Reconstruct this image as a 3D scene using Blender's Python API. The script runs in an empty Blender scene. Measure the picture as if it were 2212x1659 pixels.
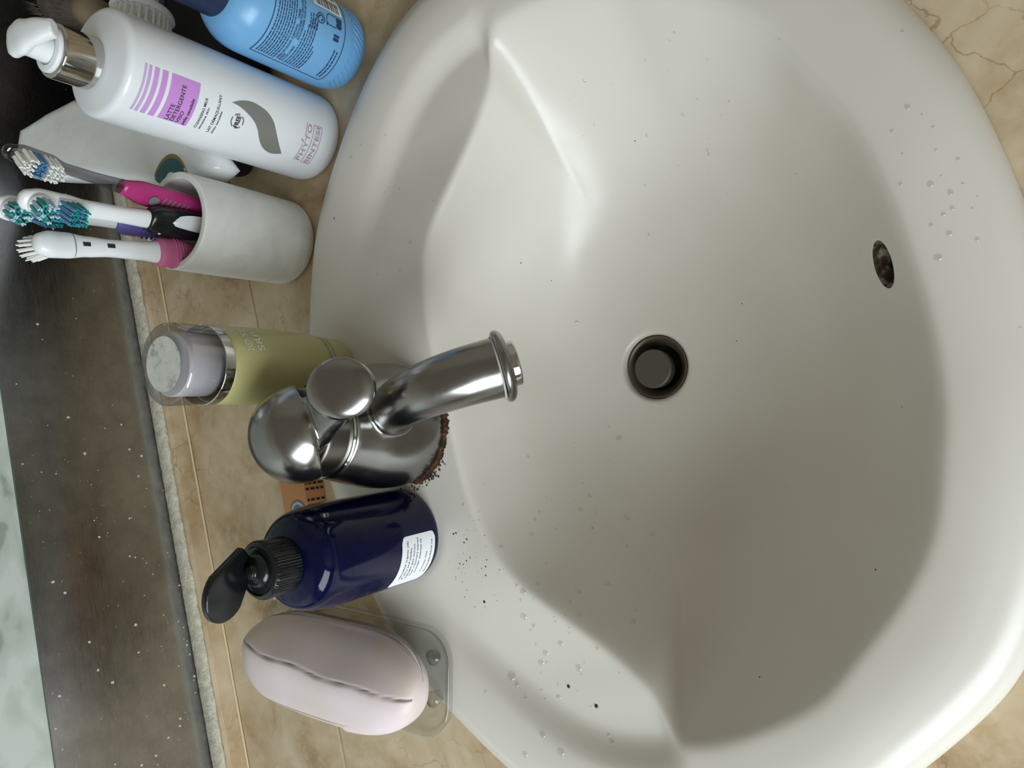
import bpy, bmesh, math, random
import numpy as np
from mathutils import Vector, Matrix

random.seed(7)
scene = bpy.context.scene
C = scene.collection
pi = math.pi

# ------------------------------------------------------------------ camera
F, IW, IH = 1662.0, 2212, 1659
nad = np.array([2150 - 1106, 835 - 829.5, F]); nad /= np.linalg.norm(nad)
cZ = -nad
cX = np.array([-0.25, -1, 0.16]); cX = cX - cZ * (cX @ cZ); cX /= np.linalg.norm(cX)
cY = np.cross(cZ, cX)
CH = 0.435
right = Vector((cX[0], cY[0], cZ[0])); down = Vector((cX[1], cY[1], cZ[1])); fwd = Vector((cX[2], cY[2], cZ[2]))
cam_d = bpy.data.cameras.new('camera'); cam = bpy.data.objects.new('camera', cam_d); C.objects.link(cam)
cam.matrix_world = Matrix(((right.x, -down.x, -fwd.x, 0), (right.y, -down.y, -fwd.y, 0), (right.z, -down.z, -fwd.z, CH), (0, 0, 0, 1)))
cam_d.sensor_width = 36.0; cam_d.lens = F / IW * 36.0; cam_d.clip_start = 0.01
scene.camera = cam

# ------------------------------------------------------------------ world, lights, exposure
world = bpy.data.worlds.new('world'); scene.world = world; world.use_nodes = True
bg = world.node_tree.nodes['Background']
bg.inputs[0].default_value = (1.0, 0.86, 0.68, 1); bg.inputs[1].default_value = 0.20

def area(name, loc, target, sx, sy, power, col):
    l = bpy.data.lights.new(name, 'AREA'); l.shape = 'RECTANGLE'; l.size = sx; l.size_y = sy
    l.energy = power; l.color = col
    o = bpy.data.objects.new(name, l); C.objects.link(o); o.location = loc
    o.rotation_euler = (Vector(target) - Vector(loc)).to_track_quat('-Z', 'Y').to_euler()
    return o
area('window_light', (-1.05, -0.36, 0.68), (0.20, -0.20, 0.50), 1.15, 0.80, 25.0, (0.90, 1.0, 1.05))
vs = scene.view_settings
vs.view_transform = 'Standard'; vs.look = 'None'; vs.gamma = 1.0; vs.use_curve_mapping = False
vs.exposure = 0.0

# ------------------------------------------------------------------ materials
MATS = {}
def mat(name, col, rough=0.5, metal=0.0, **kw):
    m = bpy.data.materials.new(name); m.use_nodes = True
    b = m.node_tree.nodes['Principled BSDF']
    b.inputs['Base Color'].default_value = (*col, 1)
    b.inputs['Roughness'].default_value = rough; b.inputs['Metallic'].default_value = metal
    for k, v in kw.items():
        b.inputs[k.replace('_', ' ')].default_value = v
    MATS[name] = m
    return m
class NT:
    def __init__(s, m): s.t = m.node_tree; s.b = s.t.nodes['Principled BSDF']
    def n(s, kind, **p):
        o = s.t.nodes.new(kind)
        for k, v in p.items():
            if k.startswith('i_'): o.inputs[k[2:].replace('_', ' ')].default_value = v
            else: setattr(o, k, v)
        return o
    def l(s, a, b): s.t.links.new(a, b)
    def coord(s, scale=(1, 1, 1)):
        tc = s.n('ShaderNodeTexCoord'); mp = s.n('ShaderNodeMapping'); mp.inputs['Scale'].default_value = scale
        s.l(tc.outputs['Object'], mp.inputs['Vector']); return mp.outputs['Vector']
    def noise(s, v, scale, detail=4, rough=0.5, dist=0.0):
        o = s.n('ShaderNodeTexNoise'); o.inputs['Scale'].default_value = scale; o.inputs['Detail'].default_value = detail
        o.inputs['Roughness'].default_value = rough; o.inputs['Distortion'].default_value = dist
        s.l(v, o.inputs['Vector']); return o.outputs['Fac']
    def ramp(s, f, stops):
        r = s.n('ShaderNodeValToRGB'); e = r.color_ramp.elements
        while len(e) < len(stops): e.new(0.5)
        for q, (p, c) in zip(e, stops): q.position = p; q.color = (*c, 1) if len(c) == 3 else c
        s.l(f, r.inputs['Fac']); return r.outputs['Color']
    def mix(s, f, a, b, mode='MIX'):
        m = s.n('ShaderNodeMix', data_type='RGBA', blend_type=mode)
        for k, q in ((0, f), (6, a), (7, b)):
            if hasattr(q, 'is_linked') or hasattr(q, 'links'): s.l(q, m.inputs[k])
            elif k == 0: m.inputs[0].default_value = q
            else: m.inputs[k].default_value = (*q, 1)
        return m.outputs[2]
    def bump(s, h, strength, dist=0.001):
        b = s.n('ShaderNodeBump'); b.inputs['Strength'].default_value = strength; b.inputs['Distance'].default_value = dist
        s.l(h, b.inputs['Height']); s.l(b.outputs['Normal'], s.b.inputs['Normal'])
    def col(s, c): s.l(c, s.b.inputs['Base Color'])
    def rough(s, c): s.l(c, s.b.inputs['Roughness'])
G = lambda v: (v, v, v)

# glazed ceramic
m = mat('ceramic', (0.66, 0.65, 0.61), 0.2); t = NT(m); v = t.coord()
f1 = t.noise(v, 9, 3); t.col(t.ramp(f1, [(0.3, (0.65, 0.612, 0.55)), (0.7, (0.69, 0.658, 0.60))]))
f2 = t.noise(v, 26, 4, 0.6); t.rough(t.ramp(f2, [(0.4, G(0.28)), (0.75, G(0.38))]))
# beige marble tile
m = mat('marble_tile', (0.5, 0.38, 0.22), 0.34); t = NT(m); v = t.coord()
f1 = t.noise(v, 16, 6, 0.6, 0.6); base = t.ramp(f1, [(0.26, (0.29, 0.19, 0.09)), (0.42, (0.46, 0.335, 0.19)), (0.56, (0.56, 0.44, 0.285)), (0.75, (0.66, 0.56, 0.41))])
f3 = t.noise(v, 75, 4, 0.65); base = t.mix(t.ramp(f3, [(0.45, G(0)), (0.75, G(0.45))]), base, (0.68, 0.59, 0.45))
vo = t.n('ShaderNodeTexVoronoi', feature='DISTANCE_TO_EDGE'); vo.inputs['Scale'].default_value = 30
nv = t.n('ShaderNodeTexNoise'); nv.inputs['Scale'].default_value = 24; nv.inputs['Detail'].default_value = 5; t.l(v, nv.inputs['Vector'])
va = t.n('ShaderNodeVectorMath', operation='MULTIPLY_ADD'); va.inputs[1].default_value = (0.06, 0.06, 0.06); t.l(nv.outputs['Color'], va.inputs[0]); t.l(v, va.inputs[2])
t.l(va.outputs[0], vo.inputs['Vector'])
vein = t.ramp(vo.outputs['Distance'], [(0.0, G(0.6)), (0.022, G(0.0))])
msk = t.ramp(t.noise(v, 9, 3), [(0.50, G(0)), (0.64, G(1))])
vm = t.mix(1.0, vein, msk, 'MULTIPLY')
t.col(t.mix(vm, base, (0.22, 0.14, 0.06)))
# grout, cut tile edge
m = mat('grout', (0.36, 0.31, 0.24), 0.9)
m = mat('tile_edge', (0.52, 0.51, 0.44), 0.8); t = NT(m); v = t.coord()
f = t.noise(v, 160, 5, 0.7); t.col(t.ramp(f, [(0.3, (0.46, 0.43, 0.32)), (0.6, (0.68, 0.65, 0.53))])); t.bump(f, 0.8, 0.002)
# brushed steel sheet
m = mat('brushed_steel', (0.42, 0.43, 0.45), 0.30, 1.0, Anisotropic=0.85); t = NT(m); v = t.coord((3, 3, 90))
f = t.noise(v, 22, 3); t.rough(t.ramp(f, [(0.3, G(0.24)), (0.7, G(0.34))]))
tg = t.n('ShaderNodeTangent', direction_type='UV_MAP'); t.l(tg.outputs[0], t.b.inputs['Tangent'])
v2 = t.coord(); f2 = t.noise(v2, 60, 5, 0.6)
t.col(t.ramp(f2, [(0.35, (0.38, 0.39, 0.41)), (0.65, (0.47, 0.48, 0.50))]))
# faucet satin steel
m = mat('satin_steel', (0.30, 0.295, 0.285), 0.24, 1.0); t = NT(m); v = t.coord((1, 1, 1))
f = t.noise(v, 45, 4, 0.6); t.rough(t.ramp(f, [(0.35, G(0.20)), (0.7, G(0.28))]))
mat('polished_steel', (0.58, 0.57, 0.55), 0.10, 1.0)
mat('dark_steel', (0.16, 0.15, 0.135), 0.35, 1.0)
m = mat('drain_metal', (0.135, 0.11, 0.08), 0.45, 0.6)
m = mat('plug_metal', (0.10, 0.09, 0.072), 0.5, 0.35)
m = mat('rust', (0.12, 0.04, 0.015), 0.9); t = NT(m); v = t.coord()
f = t.noise(v, 220, 5, 0.7); t.col(t.ramp(f, [(0.38, (0.012, 0.007, 0.005)), (0.52, (0.075, 0.026, 0.008)), (0.66, (0.16, 0.07, 0.03)), (0.78, (0.36, 0.28, 0.2))])); t.bump(f, 1.0, 0.002)
m = mat('limescale', (0.55, 0.55, 0.52), 0.8)
# pale mottled panel above the steel
m = mat('pale_marble', (0.5, 0.55, 0.5), 0.35); t = NT(m); v = t.coord((1, 1, 1.6))
f = t.noise(v, 22, 3, 0.5, 0.8)
t.col(t.ramp(f, [(0.36, (0.34, 0.39, 0.35)), (0.42, (0.50, 0.56, 0.51)), (0.52, (0.56, 0.62, 0.57)), (0.60, (0.64, 0.69, 0.65))]))
mat('glass_edge', (0.10, 0.15, 0.12), 0.2)
mat('wall_paint', (0.42, 0.38, 0.31), 0.8)
mat('splash_spot', (0.62, 0.61, 0.57), 0.7)
# plastics etc
mat('white_plastic', (0.80, 0.82, 0.84), 0.30)
mat('white_bottle', (0.78, 0.80, 0.83), 0.26)
m = mat('blue_plastic', (0.165, 0.40, 0.69), 0.28)
mat('navy_plastic', (0.012, 0.022, 0.06), 0.35)
mat('black_plastic', (0.006, 0.008, 0.009), 0.22)
m = mat('black_fabric', (0.0035, 0.0035, 0.004), 0.85)
mat('ink_black', (0.012, 0.012, 0.014), 0.5)
mat('ink_navy', (0.02, 0.05, 0.12), 0.5)
for i, c in enumerate([(0.58, 0.42, 0.66), (0.57, 0.37, 0.66), (0.58, 0.32, 0.67), (0.59, 0.28, 0.68), (0.58, 0.27, 0.68)]):
    mat('lilac_%d' % i, c, 0.35)
mat('silver_grey', (0.24, 0.24, 0.22), 0.4, 0.25)
mat('logo_grey', (0.36, 0.34, 0.36), 0.4)
mat('logo_pink', (0.62, 0.26, 0.50), 0.4)
mat('paper_white', (0.82, 0.83, 0.87), 0.6)
m = mat('cobalt_glass', (0.004, 0.007, 0.075), 0.09, Specular_IOR_Level=0.28); t = NT(m); v = t.coord()
f = t.noise(v, 240, 2); t.col(t.ramp(f, [(0.0, (0.0010, 0.0018, 0.020)), (0.70, (0.0015, 0.003, 0.034)), (0.78, (0.012, 0.015, 0.05))]))
m = mat('yellow_liquid', (0.50, 0.47, 0.22), 0.28, Subsurface_Weight=0.25, Subsurface_Scale=0.01)
m.node_tree.nodes['Principled BSDF'].inputs['Subsurface Radius'].default_value = (1, 0.9, 0.4)
mat('amber_liquid', (0.62, 0.50, 0.17), 0.25)
mat('print_white', (0.75, 0.76, 0.68), 0.5)
mat('print_green', (0.22, 0.30, 0.24), 0.5)
mat('cap_white', (0.95, 0.95, 1.0), 0.35)
m = mat('cap_insert', (0.60, 0.62, 0.58), 0.5); t = NT(m); v = t.coord()
f = t.noise(v, 130, 5, 0.7); t.col(t.ramp(f, [(0.32, (0.25, 0.26, 0.23)), (0.45, (0.55, 0.57, 0.53)), (0.8, (0.66, 0.68, 0.64))]))
m = mat('white_marble', (0.6, 0.6, 0.57), 0.45); t = NT(m); v = t.coord()
f = t.noise(v, 24, 5, 0.6, 1.2); t.col(t.ramp(f, [(0.3, (0.66, 0.66, 0.63)), (0.5, (0.75, 0.75, 0.72)), (0.7, (0.80, 0.80, 0.77))]))
mat('magenta', (0.42, 0.03, 0.17), 0.28)
mat('magenta_dark', (0.13, 0.02, 0.06), 0.4)
mat('pink_rubber', (0.55, 0.14, 0.28), 0.5)
mat('purple_rubber', (0.13, 0.10, 0.36), 0.45)
mat('brush_white', (0.80, 0.81, 0.83), 0.25)
mat('bristle_white', (0.78, 0.78, 0.74), 0.6)
mat('bristle_blue', (0.10, 0.24, 0.42), 0.5)
mat('bristle_teal', (0.01, 0.30, 0.26), 0.4)
mat('bristle_pale', (0.42, 0.58, 0.70), 0.5)
m = mat('pack_film', (0.84, 0.86, 0.88), 0.18); t = NT(m); v = t.coord()
f = t.noise(v, 30, 3); t.bump(f, 0.5, 0.004)
mat('teal_label', (0.03, 0.12, 0.14), 0.4)
mat('gold_label', (0.28, 0.18, 0.06), 0.4)
m = mat('brown_hair', (0.11, 0.085, 0.07), 0.8)
mat('tan_wood', (0.28, 0.22, 0.14), 0.6)
mat('orange_card', (0.40, 0.18, 0.07), 0.6)
mat('emblem_blue', (0.10, 0.13, 0.16), 0.5)
mat('emblem_pale', (0.33, 0.36, 0.36), 0.5)
mat('dirt', (0.05, 0.03, 0.02), 0.9)
def clear(name, tint, rough, ior=1.45):
    m = bpy.data.materials.new(name); m.use_nodes = True; t_ = m.node_tree; t_.nodes.clear()
    out = t_.nodes.new('ShaderNodeOutputMaterial'); mx = t_.nodes.new('ShaderNodeMixShader'); tr = t_.nodes.new('ShaderNodeBsdfTransparent'); gl = t_.nodes.new('ShaderNodeBsdfGlossy'); fr_ = t_.nodes.new('ShaderNodeFresnel')
    tr.inputs[0].default_value = (*tint, 1); gl.inputs['Roughness'].default_value = rough; fr_.inputs['IOR'].default_value = ior
    ge = t_.nodes.new('ShaderNodeNewGeometry'); inv = t_.nodes.new('ShaderNodeMath'); inv.operation = 'SUBTRACT'; inv.inputs[0].default_value = 1.0; t_.links.new(ge.outputs['Backfacing'], inv.inputs[1]); mu = t_.nodes.new('ShaderNodeMath'); mu.operation = 'MULTIPLY'; t_.links.new(fr_.outputs[0], mu.inputs[0]); t_.links.new(inv.outputs[0], mu.inputs[1]); t_.links.new(mu.outputs[0], mx.inputs[0]); t_.links.new(tr.outputs[0], mx.inputs[1]); t_.links.new(gl.outputs[0], mx.inputs[2]); t_.links.new(mx.outputs[0], out.inputs[0])
    MATS[name] = m
clear('clear_plastic', (0.68, 0.66, 0.67), 0.05, 2.0)
clear('clear_resin', (0.88, 0.89, 0.88), 0.10, 1.8)
clear('clear_neck', (0.52, 0.50, 0.53), 0.08, 2.0)
clear('water', (0.92, 0.92, 0.91), 0.04, 2.2)
# soap
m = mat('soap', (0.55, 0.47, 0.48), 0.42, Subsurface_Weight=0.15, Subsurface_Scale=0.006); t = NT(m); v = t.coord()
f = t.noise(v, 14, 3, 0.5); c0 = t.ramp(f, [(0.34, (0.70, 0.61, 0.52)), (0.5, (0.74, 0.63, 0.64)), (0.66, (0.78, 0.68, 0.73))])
at = t.n('ShaderNodeAttribute', attribute_name='crack_shade')
t.col(t.mix(at.outputs['Fac'], c0, (0.13, 0.10, 0.075)))  # shade of the soap's crack grooves painted into the colour as dark lines

# ------------------------------------------------------------------ helpers
def obj(name, bm_or_me, material, parent=None, smooth=True, loc=None):
    if isinstance(bm_or_me, bmesh.types.BMesh):
        me = bpy.data.meshes.new(name); bm_or_me.to_mesh(me); bm_or_me.free()
    else: me = bm_or_me
    if smooth:
        me.shade_smooth()
    o = bpy.data.objects.new(name, me); C.objects.link(o)
    if isinstance(material, (list, tuple)):
        for q in material: me.materials.append(MATS[q])
    elif material: me.materials.append(MATS[material])
    if parent: o.parent = parent
    if loc is not None: o.location = loc
    return o
def tag(o, label=None, cat=None, group=None, kind=None):
    for k, q in (('label', label), ('category', cat), ('group', group), ('kind', kind)):
        if q: o[k] = q
    return o
def empty(name, loc=(0, 0, 0), rz=0.0, label=None, cat=None, group=None):
    o = bpy.data.objects.new(name, None); C.objects.link(o); o.location = loc; o.rotation_euler = (0, 0, rz)
    o.empty_display_size = 0.02
    return tag(o, label, cat, group)
def crease(o, ang=35):
    me = o.data
    me.set_sharp_from_angle(angle=math.radians(ang))
    return o
def lathe_into(bm, prof, seg=64, cx=0, cy=0, cz=0, cap0=True, cap1=True, rfun=None):
    rings = []
    for r, z in prof:
        ring = []
        for i in range(seg):
            a = 2 * pi * i / seg
            rr = r * (rfun(a, z) if rfun else 1)
            ring.append(bm.verts.new((cx + rr * math.cos(a), cy + rr * math.sin(a), cz + z)))
        rings.append(ring)
    for a, b in zip(rings, rings[1:]):
        for i in range(seg):
            j = (i + 1) % seg
            bm.faces.new((a[i], a[j], b[j], b[i]))
    if cap0: bm.faces.new(rings[0][::-1])
    if cap1: bm.faces.new(rings[-1])
    return rings
def lathe(prof, seg=64, **k):
    bm = bmesh.new(); lathe_into(bm, prof, seg, **k); return bm
def rnd(prof_pts, r_list, n=6):
    """round the corners of a profile polyline"""
    out = []
    m_ = len(prof_pts)
    for i, p in enumerate(prof_pts):
        r = r_list[i]
        if r <= 0 or i in (0, m_ - 1): out.append(p); continue
        a = Vector(prof_pts[i - 1]) - Vector(p); b = Vector(prof_pts[i + 1]) - Vector(p)
        ra = min(r, a.length * 0.49); rb = min(r, b.length * 0.49)
        p0 = Vector(p) + a.normalized() * ra; p2 = Vector(p) + b.normalized() * rb
        for k in range(n + 1):
            s = k / n
            q = (1 - s) ** 2 * p0 + 2 * s * (1 - s) * Vector(p) + s * s * p2
            out.append((q.x, q.y))
    return out
def catmull(pts, n=8):
    P = [Vector(p) for p in pts]; P = [2 * P[0] - P[1]] + P + [2 * P[-1] - P[-2]]
    out = []
    for i in range(1, len(P) - 2):
        for k in range(n):
            s = k / n
            out.append(0.5 * ((2 * P[i]) + (-P[i - 1] + P[i + 1]) * s + (2 * P[i - 1] - 5 * P[i] + 4 * P[i + 1] - P[i + 2]) * s * s + (-P[i - 1] + 3 * P[i] - 3 * P[i + 1] + P[i + 2]) * s ** 3))
    out.append(P[-2]); return out
def loft_into(bm, path, rw, rt, side, seg=20, power=2.0, cap=True):
    """sweep a (super)ellipse; side = rough direction of the width axis"""
    path = [Vector(p) for p in path]; rings = []
    for i, p in enumerate(path):
        tn = (path[min(i + 1, len(path) - 1)] - path[max(i - 1, 0)]).normalized()
        s = Vector(side); s = (s - tn * s.dot(tn)).normalized(); u = tn.cross(s)
        w = rw[i] if isinstance(rw, (list, tuple)) else rw; h = rt[i] if isinstance(rt, (list, tuple)) else rt
        ring = []
        for k in range(seg):
            a = 2 * pi * k / seg; ca, sa = math.cos(a), math.sin(a)
            e = 2 / power
            ring.append(bm.verts.new(p + s * (w * math.copysign(abs(ca) ** e, ca)) + u * (h * math.copysign(abs(sa) ** e, sa))))
        rings.append(ring)
    for a, b in zip(rings, rings[1:]):
        for k in range(seg):
            j = (k + 1) % seg; bm.faces.new((a[k], a[j], b[j], b[k]))
    if cap: bm.faces.new(rings[0][::-1]); bm.faces.new(rings[-1])
    return rings
def interp(keys, n):
    """keys: list of (s, value..) -> n samples smooth"""
    xs = [k[0] for k in keys]; out = []
    for i in range(n):
        s = xs[0] + (xs[-1] - xs[0]) * i / (n - 1)
        j = max(0, min(len(xs) - 2, sum(1 for q in xs if q <= s) - 1))
        f = (s - xs[j]) / (xs[j + 1] - xs[j]); f = f * f * (3 - 2 * f)
        out.append(tuple(keys[j][q] * (1 - f) + keys[j + 1][q] * f for q in range(1, len(keys[0]))))
    return out
def box_into(bm, c, s, rot=None):
    r = bmesh.ops.create_cube(bm, size=1.0)
    M = Matrix.Translation(c) @ (rot.to_4x4() if rot else Matrix()) @ Matrix.Diagonal((*s, 1))
    bmesh.ops.transform(bm, matrix=M, verts=r['verts']); return r['verts']
def rbox(c, s, bev=0.002, seg=2, rot=None):
    bm = bmesh.new(); box_into(bm, (0, 0, 0), s)
    if bev: bmesh.ops.bevel(bm, geom=bm.edges[:], offset=bev, segments=seg, affect='EDGES', profile=0.5)
    bmesh.ops.transform(bm, matrix=Matrix.Translation(c) @ (rot.to_4x4() if rot else Matrix()), verts=bm.verts[:])
    return bm
def prism(poly, z0, z1, bev=0.0, seg=2):
    bm = bmesh.new()
    a = [bm.verts.new((x, y, z0)) for x, y in poly]; b = [bm.verts.new((x, y, z1)) for x, y in poly]
    n = len(poly)
    bm.faces.new(a[::-1]); bm.faces.new(b)
    for i in range(n): bm.faces.new((a[i], a[(i + 1) % n], b[(i + 1) % n], b[i]))
    bmesh.ops.recalc_face_normals(bm, faces=bm.faces[:])
    if bev: bmesh.ops.bevel(bm, geom=bm.edges[:], offset=bev, segments=seg, affect='EDGES', profile=0.5)
    return bm
def ellipsoid_into(bm, c, radii, rot=None, u=32, vv=20):
    r = bmesh.ops.create_uvsphere(bm, u_segments=u, v_segments=vv, radius=1.0)
    M = Matrix.Translation(c) @ (rot.to_4x4() if rot else Matrix()) @ Matrix.Diagonal((*radii, 1))
    bmesh.ops.transform(bm, matrix=M, verts=r['verts']); return r['verts']
def fuse(bm, voxel, smooth=6, factor=0.5):
    """voxel-remesh overlapping solids into one continuous skin, returns a mesh"""
    me = bpy.data.meshes.new('tmp'); bm.to_mesh(me); bm.free()
    o = bpy.data.objects.new('tmp', me); C.objects.link(o)
    md = o.modifiers.new('r', 'REMESH'); md.mode = 'VOXEL'; md.voxel_size = voxel
    if smooth:
        sm = o.modifiers.new('s', 'SMOOTH'); sm.factor = factor; sm.iterations = smooth
    dg = bpy.context.evaluated_depsgraph_get()
    out = bpy.data.meshes.new_from_object(o.evaluated_get(dg)); out.materials.clear()
    bpy.data.objects.remove(o); bpy.data.meshes.remove(me)
    return out
# ---- print on curved bottles: local frame, -Y is the front, phi degrees to the viewer's right
def onc(r, phi, z): a = math.radians(phi); return (r * math.sin(a), -r * math.cos(a), z)
def patch(phi0, phi1, z0, z1, rf, n=18, nz=6, corner=0.0):
    """curved label patch; rf(z) radius"""
    bm = bmesh.new(); g = []
    for j in range(nz + 1):
        row = []
        for i in range(n + 1):
            u, w = i / n, j / nz
            z = z0 + (z1 - z0) * w; phi = phi0 + (phi1 - phi0) * u
            if corner:
                R = rf(z); half = math.radians(phi1 - phi0) / 2 * R
                dz = min(z - z0, z1 - z)
                if dz < corner:
                    cut = corner - math.sqrt(max(0, corner ** 2 - (corner - dz) ** 2))
                    phi = (phi0 + phi1) / 2 + (phi - (phi0 + phi1) / 2) * (half - cut) / half
            row.append(bm.verts.new(onc(rf(z), phi, z)))
        g.append(row)
    for j in range(nz):
        for i in range(n): bm.faces.new((g[j][i], g[j][i + 1], g[j + 1][i + 1], g[j + 1][i]))
    return bm
def text_mesh(txt, bold=0.0, spacing=1.0):
    cu = bpy.data.curves.new('txt', 'FONT'); cu.body = txt; cu.size = 1.0; cu.offset = bold; cu.space_character = spacing
    o = bpy.data.objects.new('txt', cu); C.objects.link(o)
    dg = bpy.context.evaluated_depsgraph_get()
    me = bpy.data.meshes.new_from_object(o.evaluated_get(dg)); bpy.data.objects.remove(o); bpy.data.curves.remove(cu)
    return me
def text_bm(txt, x0, x1, y0, h, f, bold=0.0, cap=0.73, spacing=1.0):
    """text fitted between x0..x1, baseline y0, capital height h, each vertex mapped by f(x,y)"""
    me = text_mesh(txt, bold, spacing)
    xs = [v_.co.x for v_ in me.vertices]; a, b = min(xs), max(xs)
    for v_ in me.vertices:
        x = x0 + (v_.co.x - a) / (b - a) * (x1 - x0); y = y0 + v_.co.y / cap * h
        v_.co = f(x, y)
    bm = bmesh.new(); bm.from_mesh(me); bpy.data.meshes.remove(me); return bm
def merge(bms):
    out = bmesh.new()
    for b in bms:
        me = bpy.data.meshes.new('m'); b.to_mesh(me); b.free(); out.from_mesh(me); bpy.data.meshes.remove(me)
    return out
def poly_on(rf, loop, sub=0.0):
    """filled outline given as (phi,z), triangulated finely on the cylinder"""
    bm = bmesh.new()
    vs_ = [bm.verts.new((p, z * 1000, 0)) for p, z in loop]
    bm.faces.new(vs_)
    bmesh.ops.triangulate(bm, faces=bm.faces[:])
    for _ in range(2): bmesh.ops.subdivide_edges(bm, edges=bm.edges[:], cuts=1, use_grid_fill=True)
    for v_ in bm.verts: v_.co = onc(rf(v_.co.y / 1000), v_.co.x, v_.co.y / 1000)
    return bm
def band_on(rf, pts, w):
    """thin printed line through (phi,z) points, width w metres"""
    bm = bmesh.new(); pr = None; R = rf(pts[0][1])
    for i, (p, z) in enumerate(pts):
        q0 = pts[max(0, i - 1)]; q1 = pts[min(len(pts) - 1, i + 1)]
        dx = math.radians(q1[0] - q0[0]) * R; dz = q1[1] - q0[1]; L = math.hypot(dx, dz) or 1
        nx, nz = -dz / L * w / 2, dx / L * w / 2
        a = bm.verts.new(onc(rf(z), p + math.degrees(nx / R), z + nz)); b = bm.verts.new(onc(rf(z), p - math.degrees(nx / R), z - nz))
        if pr: bm.faces.new((pr[0], pr[1], b, a))
        pr = (a, b)
    return bm
def lin(a, b, n): return [a + (b - a) * i / (n - 1) for i in range(n)]

# ================================================================== setting
SX = 0.076                       # centre line of the basin
SY = 0.205
half_out = [(0, .436), (.05, .4315), (.09, .424), (.12, .414), (.16, .397), (.192, .375), (.218, .352), (.243, .327), (.265, .298), (.28, .27), (.288, .24), (.29, .2), (.285, .16), (.272, .12), (.252, .087), (.231, .055), (.207, .027), (.165, .0), (.115, -.02), (.066, -.032), (0, -.036)]
half_bowl = [(0, .302), (.03, .303), (.057, .302), (.09, .296), (.12, .282), (.15, .256), (.175, .233), (.20, .213), (.222, .206), (.226, .19), (.221, .16), (.207, .122), (.186, .095), (.16, .066), (.132, .045), (.1, .032), (.07, .023), (.035, .018), (0, .017)]
NT_ = 720
def polar(half, sig):
    full = half + [(-x, y) for x, y in half[1:-1][::-1]]
    pts = []
    n = len(full)
    for i in range(n):
        p0, p1, p2, p3 = [np.array(full[(i + k) % n]) for k in (-1, 0, 1, 2)]
        for s in np.linspace(0, 1, 12, endpoint=False):
            pts.append(0.5 * ((2 * p1) + (-p0 + p2) * s + (2 * p0 - 5 * p1 + 4 * p2 - p3) * s * s + (-p0 + 3 * p1 - 3 * p2 + p3) * s ** 3))
    pts = np.array(pts); a = np.arctan2(pts[:, 1] - SY, pts[:, 0]); r = np.hypot(pts[:, 0], pts[:, 1] - SY)
    o = np.argsort(a); a, r = a[o], r[o]
    th = np.linspace(-pi, pi, NT_, endpoint=False)
    R = np.interp(th, np.r_[a - 2 * pi, a, a + 2 * pi], np.r_[r, r, r])
    k = np.arange(-120, 121); g = np.exp(-0.5 * (k * 0.5 / sig) ** 2); g /= g.sum()
    return th, np.array([np.sum(g * R[(i + k) % NT_]) for i in range(NT_)])
TH, RO = polar(half_out, 2.0)
_, RB = polar(half_bowl, 0.8)
_, RS = polar(half_bowl, 20.0)
def at_angle(A, x, y):
    a = math.atan2(y - SY, x - SX); q = (a + pi) / (2 * pi) * NT_; i = int(q) % NT_; f = q - int(q)
    return A[i] * (1 - f) + A[(i + 1) % NT_] * f
def sstep(a, b, x): t_ = max(0.0, min(1.0, (x - a) / (b - a))); return t_ * t_ * (3 - 2 * t_)
def sink_z(x, y):
    r = math.hypot(x - SX, y - SY); ro = at_angle(RO, x, y); rb = at_angle(RB, x, y)
    w = ro - r
    Rr = 0.020
    zr = 0.0215 * math.sqrt(max(0, 1 - (1 - min(w, Rr) / Rr) ** 2)) if w > 0 else 0.0
    zr += 0.0015 * sstep(0.012, 0.03, w) - 0.003 * sstep(0.032, 0.062, w)
    dx = abs(x - SX)
    zr -= 0.0085 * sstep(0.046, 0.068, w) * sstep(0.10, 0.185, dx) * sstep(0.195, 0.215, y)
    rs_ = at_angle(RS, x, y); wq = sstep(0.60, 1.05, r / rb)
    u = r / (rs_ * (1 - wq) + rb * wq)
    zb = -0.118 + 0.014 * u + 0.124 * u ** 4.0
    k = 0.0055
    return -k * math.log(math.exp(-zr / k) + math.exp(-min(zb, 0.3) / k)) if zb < 0.25 else zr
DRAIN_R = 0.0252

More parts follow.
